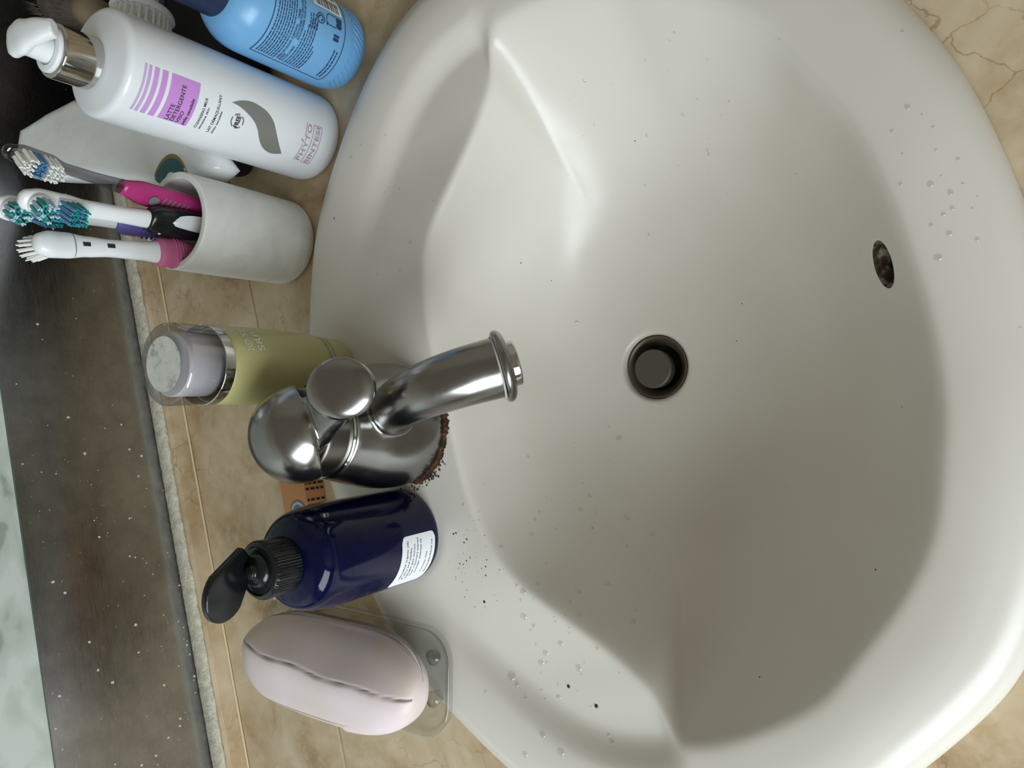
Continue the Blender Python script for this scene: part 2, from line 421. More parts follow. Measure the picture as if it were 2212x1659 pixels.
def build_basin():
    root = empty('washbasin', (SX, SY, 0), 0, 'oval off-white ceramic washbasin set into the beige tiled counter', 'sink')
    bm = bmesh.new(); rings = []
    us = list(DRAIN_R / RB.mean() + (1 - DRAIN_R / RB.mean()) * np.linspace(0, 1, 62) ** 0.8)
    def row(fr): return [bm.verts.new((fr(i) * math.cos(TH[i]), fr(i) * math.sin(TH[i]), 0)) for i in range(NT_)]
    hz = sink_z(SX + 0.03, SY)
    # throat of the drain
    for rr, dz in ((0.0235, -0.030), (0.0238, -0.012), (0.0243, -0.005), (0.0252, -0.0012)):
        ring = row(lambda i: rr)
        for v_ in ring: v_.co.z = -0.1165 + dz
        rings.append(ring)
    # rings of the bowl
    for q in np.linspace(0, 1, 70)[1:]:
        ring = row(lambda i: DRAIN_R + (RB[i] * 0.93 - DRAIN_R) * q)
        rings.append(ring)
    for q in np.linspace(0, 1, 26)[1:]:
        rings.append(row(lambda i: RB[i] * 0.93 + (RB[i] * 1.0 + 0.03 - RB[i] * 0.93) * q if RB[i] + 0.03 < RO[i] - 0.025 else RB[i] * 0.93 + (RO[i] - 0.025 - RB[i] * 0.93) * q))
    last = [v_.co.xy.length for v_ in rings[-1]]
    for q in np.linspace(0, 1, 22)[1:]:
        rings.append(row(lambda i: last[i] + (RO[i] - 0.021 - last[i]) * q))
    for q in np.linspace(0, 1, 14)[1:]:
        rings.append(row(lambda i: RO[i] - 0.021 + 0.0208 * math.sin(q * pi / 2)))
    for ring in rings[4:]:
        for v_ in ring: v_.co.z = sink_z(v_.co.x + SX, v_.co.y + SY)
    ring = row(lambda i: RO[i]);
    for v_ in ring: v_.co.z = 0.0005
    rings.append(ring)
    for a, b in zip(rings, rings[1:]):
        for i in range(NT_):
            j = (i + 1) % NT_; bm.faces.new((a[i], a[j], b[j], b[i]))
    # overflow hole through the front wall
    hx = 0.0; hy = 0.0; best = None
    for yy in np.linspace(0.02, 0.10, 400):
        z = sink_z(SX, yy)
        if best is None and z < -0.0125: best = (yy, z)
    hy, hz = best
    e = 0.001; sl = (sink_z(SX, hy + e) - sink_z(SX, hy - e)) / (2 * e)
    tn = Vector((0, 1, sl)).normalized(); nrm = Vector((0, -sl, 1)).normalized()
    hc = Vector((0, hy - SY, hz)); HR = 0.0130
    bm.faces.ensure_lookup_table()
    for _ in range(2):
        fs = [f for f in bm.faces if (f.calc_center_median() - hc).length < 0.024]
        bmesh.ops.subdivide_edges(bm, edges=list({e_ for f in fs for e_ in f.edges}), cuts=1, use_grid_fill=True)
    near = [v_ for v_ in bm.verts if (v_.co - hc).length < 0.03]
    for v_ in near:
        d = v_.co - hc; a, b = d.x, d.dot(tn); rr = math.hypot(a, b)
        if abs(rr - HR) < 0.0008 and rr > 0:
            k = HR / rr
            v_.co += Vector((a * (k - 1), 0, 0)) + tn * (b * (k - 1))
    kill = []
    for f in bm.faces:
        c = f.calc_center_median(); d = c - hc
        if d.length < 0.02 and math.hypot(d.x, d.dot(tn)) < HR - 0.0002: kill.append(f)
    kset = set(kill)
    edge_loop = [ed for f in kill for ed in f.edges if sum(1 for q in ed.link_faces if q in kset) == 1]
    pts = {v_ for ed in edge_loop for v_ in ed.verts}
    loop = sorted(pts, key=lambda v_: math.atan2((v_.co - hc).dot(tn), (v_.co - hc).x))
    lc = [v_.co.copy() for v_ in loop]
    bmesh.ops.delete(bm, geom=kill, context='FACES')
    bmesh.ops.recalc_face_normals(bm, faces=bm.faces[:])
    basin = obj('basin', bm, 'ceramic', root)
    # tunnel lining of the overflow
    lb = bmesh.new(); prev = None
    first = [lb.verts.new(hc + Vector(((c - hc).x * 1.01, 0, 0)) + tn * ((c - hc).dot(tn) * 1.01) + nrm * ((c - hc).dot(nrm))) for c in lc]
    prev = first
    for dep, sc in ((0.003, 0.97), (0.009, 0.95), (0.016, 0.93)):
        cur = [lb.verts.new(hc + Vector(((c - hc).x * sc, 0, 0)) + tn * ((c - hc).dot(tn) * sc) - nrm * dep) for c in lc]
        for i in range(len(lc)):
            j = (i + 1) % len(lc); lb.faces.new((prev[i], prev[j], cur[j], cur[i]))
        prev = cur
    lb.faces.new(prev)
    tag(obj('overflow_hole', lb, 'overflow', root), 'dark stained overflow hole')
    # drain fitting
    dz = -0.1165
    d = empty('drain', (0, 0, 0)); d.parent = root
    bm = lathe([(0.0232, dz - 0.0045), (0.0240, dz - 0.0036), (0.0236, dz - 0.0026), (0.0226, dz - 0.0030), (0.0178, dz - 0.0095), (0.0172, dz - 0.0110), (0.0170, dz - 0.040), (0.0, dz - 0.040)], 64, cap0=False, cap1=False)
    bmesh.ops.remove_doubles(bm, verts=bm.verts[:], dist=1e-5)
    drain = obj('drain', bm, 'drain_metal', root)
    bpy.data.objects.remove(d)
    p = lathe(rnd([(0.0, -0.010), (0.0142, -0.010), (0.0150, -0.0004), (0.0135, 0.0009), (0.0, 0.0013)], [0, 0.001, 0.0015, 0.001, 0]), 48, cap0=False, cap1=False)
    bmesh.ops.remove_doubles(p, verts=p.verts[:], dist=1e-5)
    st = lathe([(0.005, -0.035), (0.005, -0.009)], 20)
    pl = obj('plug', merge([p, st]), 'plug_metal', drain); pl.location = (-0.001, 0.0018, dz + 0.0015); crease(pl)
    return root
m = mat('overflow', (0.2, 0.19, 0.16), 0.7); t = NT(m); v = t.coord()
f = t.noise(v, 150, 4, 0.6); t.col(t.ramp(f, [(0.40, (0.015, 0.012, 0.008)), (0.50, (0.10, 0.06, 0.03)), (0.58, (0.33, 0.32, 0.28))]))
BASIN = build_basin()

# ---- counter
ct = empty('countertop', (0, 0, 0), 0, 'beige marble tile counter around the oval basin', 'countertop')
TT = 0.012
def hole_pts(y_lo, y_hi, scale=0.955):
    """basin outline clipped to a tile row, as polygon pieces from right to left (upper) or left to right (lower)"""
    out = []
    for i in range(0, NT_, 6):
        x = SX + RO[i] * scale * math.cos(TH[i]); y = SY + RO[i] * scale * math.sin(TH[i]); out.append((TH[i], x, y))
    return out
hp = hole_pts(0, 0)
YJ = 0.19; g2 = 0.0012
cols = [(-0.66, -0.23), (-0.23, 0.42), (0.42, 1.05)]
def tile(poly, z0=-TT, z1=0.0, bev=0.0012):
    return obj('tile', prism(poly, z0, z1, bev, 2), 'marble_tile', ct, smooth=False)
rows = [(0.49, 0.607), (YJ, 0.49), (-0.20, YJ)]
for (x0, x1) in cols:
    for (y0, y1) in rows:
        a, b, c, d = x0 + g2, x1 - g2, y0 + g2, y1 - g2
        if x0 == -0.23 and y1 <= 0.49:
            if y0 == YJ:
                arc = [(x, y) for th, x, y in hp if y > c]           # right -> left over the back
                arc = sorted(arc, key=lambda p: -math.atan2(p[1] - SY + 0.03, -(p[0] - SX)))
                arc = sorted([(math.atan2(y - c, x - SX), x, y) for x, y in arc])
                arc = [(x, y) for _, x, y in arc]
                poly = [(a, c), (a, d), (b, d), (b, c), (arc[0][0], c)] + arc + [(arc[-1][0], c)]
            else:
                arc = [(x, y) for th, x, y in hp if y < d]
                arc = sorted([(math.atan2(d - y, x - SX), x, y) for x, y in arc])
                arc = [(x, y) for _, x, y in arc]
                poly = [(a, d), (a, c), (b, c), (b, d), (arc[0][0], d)] + arc + [(arc[-1][0], d)]
            o = obj('tile', prism(poly, -TT, 0.0), 'marble_tile', ct, smooth=False)
        else:
            tile([(a, c), (b, c), (b, d), (a, d)])
# grout bed: strips under the joints (kept clear of the bowl)
gb = bmesh.new()
box_into(gb, (0.195, 0.49, -0.0076), (1.68, 0.008, 0.0125))
for xj in (-0.23, 0.42): box_into(gb, (xj, 0.2, -0.0076), (0.008, 0.80, 0.0125))
obj('grout', gb, 'grout', ct, smooth=False)
# upstand tiles along the wall: beige face, rough pale cut top edge
for k, (x0, x1) in enumerate(cols):
    n = 90; bm = bmesh.new(); rows_ = []
    rs = random.Random(3 + k)
    sect = [(0.6075, -0.002), (0.6075, 0.004), (0.6080, 0.0145), (0.6095, 0.0175)]
    prev = None
    for i in range(n + 1):
        x = x0 + 0.0006 + (x1 - x0 - 0.0012) * i / n
        ring = [bm.verts.new((x, y, z)) for y, z in sect]
        ring.append(bm.verts.new((x, 0.6278, 0.0180))); ring.append(bm.verts.new((x, 0.6278, -0.002)))
        if prev:
            for q in range(len(ring)):
                w = (q + 1) % len(ring); bm.faces.new((prev[q], ring[q], ring[w], prev[w]))
        else: bm.faces.new(ring)
        prev = ring
    bm.faces.new(prev[::-1]); bmesh.ops.recalc_face_normals(bm, faces=bm.faces[:])
    ut = obj('upstand_tile', bm, 'marble_tile', ct, smooth=False)
    # chipped pale edge lying along the top
    bm = bmesh.new(); prev = None; wob = 0
    for i in range(n * 2 + 1):
        x = x0 + 0.0006 + (x1 - x0 - 0.0012) * i / (n * 2)
        wob = 0.75 * wob + rs.uniform(-0.0007, 0.0007)
        yf = 0.6105 + wob; h = 0.0192 + rs.uniform(-0.0002, 0.0002)
        ring = [bm.verts.new(p) for p in ((x, yf, 0.0176), (x, yf + 0.0006, h), (x, yf + 0.006, h + 0.0009), (x, 0.6262, h + 0.0004), (x, 0.6279, 0.0176))]
        if prev:
            for q in range(5): bm.faces.new((prev[q], ring[q], ring[(q + 1) % 5], prev[(q + 1) % 5]))
        else: bm.faces.new(ring)
        prev = ring
    bm.faces.new(prev[::-1]); bmesh.ops.recalc_face_normals(bm, faces=bm.faces[:])
    tag(obj('cut_edge', bm, 'tile_edge', ut), 'rough pale cut top edge of the tile')

bm = bmesh.new()
loft_into(bm, [(x, .6066, .0004) for x in lin(-.655, 1.045, 60)], .0011, .0011, (0, 1, 0), 8)
mat('sealant', (0.70, 0.58, 0.38), 0.7)
tag(obj('sealant', bm, 'sealant', ct), 'pale sealant bead along the foot of the upstand')
# ---- wall, steel strip, pale panel
for nm, c_, d_ in (('wall_back', (-0.055, 0.665, 0.30), (2.37, 0.06, 2.3)), ('wall_right', (1.10, -0.28, 0.30), (0.06, 1.83, 2.3)), ('wall_front', (-0.055, -1.23, 0.30), (2.37, 0.06, 2.3)), ('floor', (-0.055, -0.28, -0.88), (2.37, 1.83, 0.06)),
                   ('wall_left', (-1.21, -0.28, -0.33), (0.06, 1.83, 1.04))):
    tag(obj(nm, rbox(c_, d_, 0), 'wall_paint', smooth=False), kind='structure')
wf = bmesh.new()
for c_, d_ in (((-1.155, -.42, .225), (.05, 1.30, .05)), ((-1.155, -.42, 1.10), (.05, 1.30, .05)), ((-1.155, -1.045, .66), (.05, .05, .82)), ((-1.155, .205, .66), (.05, .05, .82))): box_into(wf, c_, d_)
tag(obj('window_1', wf, 'white_plastic', smooth=False), kind='structure')
def plate(name, x0, x1, z0, z1, y0, y1, matn):
    bm = bmesh.new(); uv = bm.loops.layers.uv.new('UVMap')
    box_into(bm, ((x0 + x1) / 2, (y0 + y1) / 2, (z0 + z1) / 2), (x1 - x0, y1 - y0, z1 - z0))
    for f in bm.faces:
        for lp in f.loops: lp[uv].uv = (lp.vert.co.x, lp.vert.co.z)
    return obj(name, bm, matn, None, smooth=False)
st = plate('steel_backsplash', -0.67, 1.05, 0.0, 0.1405, 0.6282, 0.6345, 'brushed_steel')
tag(st, 'brushed stainless steel backsplash strip speckled with dried splashes', 'backsplash')
bm = bmesh.new()
rs = random.Random(11)
for i in range(330):
    x = rs.uniform(-0.2, 0.52); z = 0.02 + 0.12 * rs.random() ** 1.1
    if rs.random() < 0.6: x = -0.2 + 0.36 * rs.random()
    r = 0.00022 + 0.0009 * rs.random() ** 5
    q = [bm.verts.new((x + r * math.cos(k * pi / 4) * rs.uniform(.8, 1.2), 0.6281, z + r * rs.uniform(.9, 1.5) * math.sin(k * pi / 4))) for k in range(8)]
    bm.faces.new(q)
sp = obj('splash_spots', bm, 'splash_spot', st, smooth=False); tag(sp, kind='stuff')
pm = plate('mottled_panel', -0.67, 1.05, 0.1415, 0.60, 0.6262, 0.6345, 'pale_marble')
tag(pm, 'pale grey-green mottled panel on the wall above the steel strip', 'panel')
pe = plate('panel_edge', -0.67, 1.05, 0.1405, 0.1414, 0.6260, 0.6345, 'glass_edge'); pe.parent = pm

# ================================================================== faucet
fx, fy, fz = 0.075, 0.349, 0.0185
fc = empty('faucet', (fx, fy, fz), 0, 'stainless steel basin mixer tap with thick curved spout and dome lever', 'faucet')
def L(p): return Vector(p) - Vector((fx, fy, fz))
bm = bmesh.new()
lathe_into(bm, rnd([(0.0, 0), (0.0415, 0), (0.0428, 0.010), (0.0425, 0.026), (0.0385, 0.046), (0.0335, 0.062), (0.0305, 0.074), (0.0, 0.074)], [0, .002, .005, .01, .01, .01, .002, 0])[1:-1], 96)
path = catmull([L(p) for p in ((.075, .340, .040), (.0755, .318, .060), (.076, .296, .0775), (.0765, .270, .0862), (.0775, .246, .0805), (.0785, .226, .0665))], 8)
rad = [0.0140 + (0.0178 - 0.0140) * (i / (len(path) - 1)) for i in range(len(path))]
loft_into(bm, path, rad, rad, (1, 0, 0), 40)
body = obj('body', fuse(bm, 0.0013, 10), 'satin_steel', fc)
# spout end ring, aerator
e0, e1 = path[-2], path[-1]; ax = (e1 - e0).normalized()
qr = ax.to_track_quat('Z', 'X').to_matrix()
def on_axis(prof, seg=56, **k):
    b = lathe(prof, seg, **k); bmesh.ops.transform(b, matrix=Matrix.Translation(e1) @ qr.to_4x4(), verts=b.verts[:]); return b
ring = crease(obj('spout_ring', on_axis(rnd([(0.0170, -0.002), (0.0203, -0.0015), (0.0214, 0.0010), (0.0203, 0.0035), (0.0170, 0.0052), (0.0145, 0.0054)], [0, .002, .002, .002, .002, 0])), 'satin_steel', fc), 60)
crease(obj('aerator', on_axis(rnd([(0.0133, 0.004), (0.0133, 0.0095), (0.0120, 0.0100), (0.0105, 0.0100), (0.0105, 0.006)], [0, .001, .0005, .0005, 0])), 'polished_steel', ring), 50)
lr = lathe([(0.0178, -0.0026), (0.0186, -0.0016)], 56, cap0=False, cap1=False); bmesh.ops.transform(lr, matrix=Matrix.Translation(e1) @ qr.to_4x4(), verts=lr.verts[:])
obj('limescale', lr, 'limescale', ring)
# cartridge collar under the handle
tilt = Matrix.Rotation(math.radians(10), 3, 'X')
crease(obj('collar', lathe(rnd([(0.0292, 0.070), (0.0292, 0.0745), (0.0275, 0.0765), (0.026, 0.092), (0.0, 0.094)], [0, .001, .001, .003, 0]), 72, cap1=False), 'dark_steel', fc))
crease(obj('seam_ring', lathe([(0.0300, 0.0736), (0.03065, 0.0745), (0.0300, 0.0754)], 72, cap0=False, cap1=False), 'polished_steel', fc))
# dome handle with paddle lever
bm = bmesh.new()
ellipsoid_into(bm, L((.0735, .351, .1085)), (0.0302, 0.0302, 0.0295), None, 64, 40)
# cut the ball from below on a slanted plane that rises to the front
pl_n = Vector((-0.10, 0.62, 0.78)).normalized()
r_ = bmesh.ops.bisect_plane(bm, geom=bm.verts[:] + bm.edges[:] + bm.faces[:], plane_co=L((.0735, .352, .1010)), plane_no=pl_n, clear_inner=True)
ed = [e for e in r_['geom_cut'] if isinstance(e, bmesh.types.BMEdge)]
bmesh.ops.holes_fill(bm, edges=[e for e in bm.edges if e.is_boundary])
bmesh.ops.recalc_face_normals(bm, faces=bm.faces[:])
st_p = catmull([L((.0735, .350, .109)), L((.0775, .328, .1125)), L((.0840, .306, .1175))], 6)
loft_into(bm, st_p, [0.019, .0185, .018, .0175, .017, .0165, .016, .0155, .015, .015, .015, .015, .015], [0.012, .0115, .011, .0105, .010, .0095, .009, .0085, .008, .0075, .007, .0065, .006], (1, 0.3, 0), 28)
pn = Vector((-0.12, -0.50, 0.86)).normalized()
rt = pn.to_track_quat('Z', 'Y').to_matrix()
ellipsoid_into(bm, L((.0862, .2965, .1225)), (0.0180, 0.0200, 0.0066), rt, 40, 24)
hd = obj('handle', fuse(bm, 0.0011, 9), 'satin_steel', fc)
# rust and grime around the foot
bm = bmesh.new(); rs = random.Random(5); prev = None; N = 120
for i in range(N + 1):
    a = math.radians(-180 + 104 * i / N)
    wv_ = (wv_ * .6 + rs.uniform(-.5, 1) * .4) if i else .4; th = 0.0008 + (0.0016 + 0.0016 * wv_) * sstep(0, 12, i) * sstep(0, 10, N - i)
    pts = []
    for k in range(5):
        q = k / 4; r = 0.0410 + th * q * 1.5
        x, y = r * math.cos(a), r * math.sin(a)
        pts.append(bm.verts.new((x, y, sink_z(fx + x, fy + y) - fz + 0.0002 + 0.0014 * math.sin(pi * min(q + .25, 1)) + rs.uniform(0, .0003))))
    if prev:
        for k in range(4): bm.faces.new((prev[k], prev[k + 1], pts[k + 1], pts[k]))
    prev = pts
for i in range(70):
    a = math.radians(rs.gauss(-152, 14)); r = 0.0438 + abs(rs.gauss(0, 0.0028)); x, y = r * math.cos(a), r * math.sin(a)
    s = rs.uniform(.0003, .0009)
    vv = ellipsoid_into(bm, (x, y, sink_z(fx + x, fy + y) - fz + s * .3), (s, s, s * .6), None, 6, 4)
tag(obj('rust_ring', bm, 'rust', fc), 'rusty brown grime around the foot of the tap')

# ================================================================== bottles
def bottle_root(name, x, y, z, label, cat):
    return empty(name, (x, y, z), -math.atan2(x, y), label, cat)

# ---- white pump bottle
wr = 0.0336
wbt = bottle_root('pump_bottle', .321, .388, 0.0005, 'white cleansing milk pump bottle with lilac label panel and chrome collar', 'bottle')
crease(obj('body', lathe(rnd([(0.0, 0.0015), (0.026, 0.0), (wr, 0.0), (wr, 0.1715), (0.0185, 0.1745), (0.0140, 0.1755), (0.0110, 0.1758), (0.0, 0.1758)], [0, .001, .009, .0045, .003, .001, .001, 0], 8)[1:-1], 96), 'white_bottle', wbt), 40)
col_ = crease(obj('collar', lathe(rnd([(0.0145, 0.1765), (0.0158, 0.1765), (0.0158, 0.1985), (0.0138, 0.1992), (0.0135, 0.197)], [0, .0008, .0012, .0004, 0]), 64), 'polished_steel', wbt), 45)
bm = lathe(rnd([(0.0134, 0.190), (0.0134, 0.2012), (0.0095, 0.2018), (0.0092, 0.200)], [0, .001, .0006, 0]), 56)
pr = crease(obj('pump_ring', bm, 'white_plastic', wbt), 45)
bm = bmesh.new()
lathe_into(bm, [(0.0088, 0.199), (0.0086, 0.204), (0.0082, 0.210), (0.0080, 0.2150)], 40)
pth = catmull([(-0.0110, 0.0, 0.2165), (0, 0.0, 0.2165), (0.008, 0, 0.2155), (0.0165, 0, 0.2125), (0.0240, 0, 0.2080)], 5)
nn = len(pth)
loft_into(bm, pth, [w for w, in interp([(0, .0060), (.12, .0102), (.35, .0115), (.6, .0088), (1, .0058)], nn)], [h for h, in interp([(0, .0020), (.15, .0040), (.5, .0040), (1, .0042)], nn)], (0, 1, 0), 24, 2.6)
for q_ in (col_, pr): q_.location.x = -.0028
pump = obj('pump_head', fuse(bm, 0.0009, 5), 'white_plastic', wbt); pump.rotation_euler = (0, 0, math.radians(-56)); pump.location.x = -.0032; pump.scale = (.92, .92, 1)
zb = 0.0005
rf = lambda z: wr + 0.00025
rf2 = lambda z: wr + 0.0005
lab = obj('label', patch(-35.6, 15.2, .1250 - zb, .1450 - zb, rf), 'lilac_4', wbt)
tag(lab, 'lilac printed panel')
for i, (a, b) in enumerate([(.1475, .1513), (.1533, .1565), (.1582, .1602), (.1614, .1630)]):
    obj('stripe', patch(-36.2, 15.0, a - zb, b - zb, rf, 18, 2), 'lilac_%d' % (3 - i), lab)
def ctext(txt, p0, p1, z, h, rfun, bold=0.0, spacing=1.0): return text_bm(txt, p0, p1, z, h, lambda x, y: onc(rfun(y), x, y), bold, spacing=spacing)
obj('lettering', merge([ctext('LATTE', -34.2, -15, .1383 - zb, .0030, rf2), ctext('DETERGENTE', -33.9, 7.6, .1346 - zb, .0029, rf2), ctext('VISO', -34.2, -19.3, .1309 - zb, .0026, rf2), ctext('pelle sensibile', -34.3, -2.8, .1272 - zb, .0021, rf2, 0.012)]), 'ink_black', lab, smooth=False)
obj('lettering', merge([ctext('CLEANSING MILK', -33.4, 3.4, .1182 - zb, .0020, rf, 0.008), ctext('sensitive skin', -33.4, -6.5, .1154 - zb, .0016, rf, 0.01), ctext('LAIT DÉMAQUILLANT', -33.9, 11.5, .1086 - zb, .0020, rf, 0.008), ctext('peau sensible', -33.6, -5.4, .1057 - zb, .0016, rf, 0.01)]), 'ink_black', wbt, smooth=False)
# FREE seal
bms = [ctext('FREE', -17.2, -3.4, .0912 - zb, .0034, rf, 0.03)]
ccp, ccz, cr = -9.9, .0930 - zb, .0050
def arc_text(txt, a0, a1, r, h):
    def f(x, y):
        a = math.radians(a0 + (a1 - a0) * x); rr = r + y
        return onc(rf(0), ccp + math.degrees(rr * math.sin(a) / wr), ccz + rr * math.cos(a))
    return text_bm(txt, 0, 1, 0, h, f, 0.01)
def arc_marks(a0, a1, n, r, h):
    b = bmesh.new()
    for i in range(n):
        s0 = a0 + (a1 - a0) * i / n; s1 = s0 + (a1 - a0) / n * 0.62
        q = []
        for a, rr in ((s0, r), (s1, r), (s1, r + h), (s0, r + h)):
            a = math.radians(a); q.append(b.verts.new(onc(rf(0), ccp + math.degrees(rr * math.sin(a) / wr), ccz + rr * math.cos(a))))
        b.faces.new(q)
    return b
bms += [arc_marks(-62, 28, 9, .0042, .0009), arc_marks(48, 100, 6, .0042, .0010), arc_marks(125, 200, 9, .0042, .0009), arc_marks(222, 278, 6, .0042, .0010)]
obj('seal', merge(bms), 'ink_black', wbt, smooth=False)
up = [(8.2, .1005), (13.5, .0941), (16.5, .0864), (15.6, .079), (11.7, .0713), (3.9, .0651), (-7.8, .06), (-19.3, .0544), (-30.6, .0476)]
lo = [(8.2, .1005), (6.6, .0941), (2.5, .0872), (-3.7, .0804), (-12.0, .0754), (-21.5, .0712), (-30.1, .0655), (-34.9, .0584), (-34.2, .0526), (-30.6, .0476)]
def sm(pts): return [(q.x, q.y) for q in [Vector((w.x, w.y / 1000)) for w in catmull([(p, z * 1000, 0) for p, z in pts], 4)]]
u_, l_ = sm(up), sm(lo); n = 40
def resamp(P, n):
    d = [0]
    for a, b in zip(P, P[1:]): d.append(d[-1] + math.hypot((a[0] - b[0]) * .0006, a[1] - b[1]))
    out = []
    for i in range(n):
        s = d[-1] * i / (n - 1); out.append((float(np.interp(s, d, [p[0] for p in P])), float(np.interp(s, d, [p[1] for p in P]))))
    return out
A_, B_ = resamp(u_, n), resamp(l_, n); bm = bmesh.new(); prev = None
for a, b in zip(A_, B_):
    rw_ = [bm.verts.new(onc(rf(0), a[0] + (b[0] - a[0]) * k / 5, a[1] + (b[1] - a[1]) * k / 5 - zb)) for k in range(6)]
    if prev:
        for k in range(5): bm.faces.new((prev[k], prev[k + 1], rw_[k + 1], rw_[k]))
    prev = rw_
obj('swoosh', bm, 'silver_grey', wbt)
lg = obj('logo_lettering', merge([ctext('PHYTO', -32.5, 16.5, .0303 - zb, .0040, rf, 0.012, 1.15), ctext('SINTESI', -33, 16, .0222 - zb, .0040, rf, 0.012)]), 'logo_grey', wbt, smooth=False)
bms = []
for z, a0, a1 in ((.0352, -33.5, -9), (.0352, 0, 17.5), (.0283, -33.5, 17), (.0205, -33.5, 17.5)):
    bms.append(band_on(rf, [(p, z - zb) for p in lin(a0, a1, 12)], .00055))
bms.append(band_on(rf, [(17.4, .0283 - zb), (17.5, .0205 - zb)], .00055)); bms.append(band_on(rf, [(-33.4, .0283 - zb), (-33.5, .0205 - zb)], .0004))
bms.append(poly_on(rf, [(-7.5, .0345 - zb), (-4.8, .0352 - zb), (-3.0, .0382 - zb), (-5.2, .0374 - zb), (-7, .036 - zb)]))
obj('logo_rule', merge(bms), 'logo_pink', lg, smooth=False)

# ---- blue shower gel bottle
br = 0.0312
bb = bottle_root('shower_gel_bottle', .369, .3385, 0.0005, 'sky blue shower gel bottle with navy cap and printed back label', 'bottle')
crease(obj('body', lathe(rnd([(0.0, 0.002), (0.022, 0.0), (0.029, 0.0035), (br, 0.016), (br, 0.098), (0.0225, 0.1115), (0.0150, 0.1150), (0.0, 0.1150)], [0, .001, .006, .012, .012, .008, .002, 0], 8)[1:-1], 96), 'blue_plastic', bb), 50)
crease(obj('cap', lathe(rnd([(0.0155, 0.1135), (0.0172, 0.1135), (0.0172, 0.147), (0.0, 0.1475)], [0, .0012, .003, 0]), 72, cap1=False), 'navy_plastic', bb), 45)
# moulded slanting ridges near the foot
bm = bmesh.new()
for k in range(16):
    p0 = -62 + k * 8.5
    for s in (0, 1):
        pts = [(p0 + s * 3 + q * 14, 0.0085 + q * 0.0105 + s * .001) for q in lin(0, 1, 6)]
        prev = None
        for p, z in pts:
            rr = 0.0297 + 0.0015 * sstep(0.006, 0.016, z)
            a = bm.verts.new(onc(rr + .00005, p - .7, z)); b = bm.verts.new(onc(rr + .00055, p, z)); c = bm.verts.new(onc(rr + .00005, p + .7, z))
            if prev: bm.faces.new((prev[0], prev[1], b, a)); bm.faces.new((prev[1], prev[2], c, b))
            prev = (a, b, c)
obj('moulded_ridges', bm, 'blue_plastic', bb)
rb_ = lambda z: br + 0.0002
rb2 = lambda z: br + 0.0004
fr = [(p, .0908) for p in lin(-50, 62, 30)]
lab = obj('label', merge([band_on(rb_, fr, .0007), band_on(rb_, [(-50.2, z) for z in lin(.0908, .0295, 6)], .0007), band_on(rb_, [(-50, .0295)] + [(p, .0280 - .0000 * p) for p in lin(-46, 68, 26)], .0007)]), 'ink_navy', bb, smooth=False)
rs = random.Random(21); bm = bmesh.new()
def dash_line(b, p0, p1, z, h):
    p = p0
    while p < p1 - 1:
        w = rs.uniform(2.0, 6.5); w = min(w, p1 - p)
        q = [b.verts.new(onc(br + .0003, x, zz)) for x, zz in ((p, z), (p + w / 2, z), (p + w, z), (p + w, z + h), (p + w / 2, z + h), (p, z + h))]
        b.faces.new((q[0], q[1], q[4], q[5])); b.faces.new((q[1], q[2], q[3], q[4])); p += w + 0.9
for i in range(8): dash_line(bm, -46, 60 - rs.uniform(0, 8), .0872 - i * .00205, .00085)
for i in range(7): dash_line(bm, -46, (5, 14, 22, 24, 20, -8, -14)[i], .0628 - i * .0021, .00085)
for i in range(4): dash_line(bm, 12, 30, .0600 - i * .0021, .00085)
for i in range(2): dash_line(bm, -44, 0, .0335 - i * .0026, .0011)
obj('small_print', bm, 'ink_navy', lab, smooth=False)
obj('lettering', merge([ctext('CREMA DE DUCHA CORPORAL', -45, 8, .0700, .0016, rb2, .02), ctext('CREME', 14, 26, .0700, .0016, rb2, .02), ctext('BANHO', -45, -32, .0677, .0016, rb2, .02), ctext('DUSCHCREME FUR DEN KORPER', -8, 44, .0677, .0016, rb2, .02), ctext('DOCCIA CORPO', -45, -18, .0654, .0016, rb2, .02), ctext('DOUCHECREME VOOR HET LICHAAM', -9, 50, .0654, .0016, rb2, .02)]), 'ink_navy', lab, smooth=False)
bc = obj('barcode', patch(44, 76, .0310, .0575, rb2, 10, 2), 'paper_white', lab)
bm = bmesh.new(); z = .0335
while z < .0560:
    h = rs.choice((.0003, .0003, .0006, .0009)); q = [bm.verts.new(onc(br + .0006, x, zz)) for x, zz in ((46, z), (58, z), (72, z), (72, z + h), (58, z + h), (46, z + h))]
    bm.faces.new((q[0], q[1], q[4], q[5])); bm.faces.new((q[1], q[2], q[3], q[4])); z += h + rs.choice((.0003, .0004, .0007))
obj('bar', bm, 'ink_black', bc, smooth=False)
bm = merge([band_on(rb2, [(29 + 6.2 * math.sin(a), .0517 + .0034 * math.cos(a)) for a in lin(0, 2 * pi, 28)], .0006), band_on(rb2, [(29 + 3.3 * math.sin(a), .0517 + .0018 * math.cos(a)) for a in lin(0, 1.5 * pi, 18)], .0008), patch(33, 40, .0320, .0372, rb2, 4, 3), patch(26, 33, .0320, .0372, rb2, 4, 3, .001), band_on(rb2, [(26, .0372), (26, .0440), (29, .0462), (37, .0462), (40, .0440), (40, .0372)], .0006), band_on(rb2, [(24.5, .0455), (27.5, .0462)], .0012), patch(10, 14, .0335, .0385, rb2, 3, 3), patch(15, 18, .0335, .0385, rb2, 3, 3)])
obj('recycling_mark', bm, 'ink_navy', lab, smooth=False)

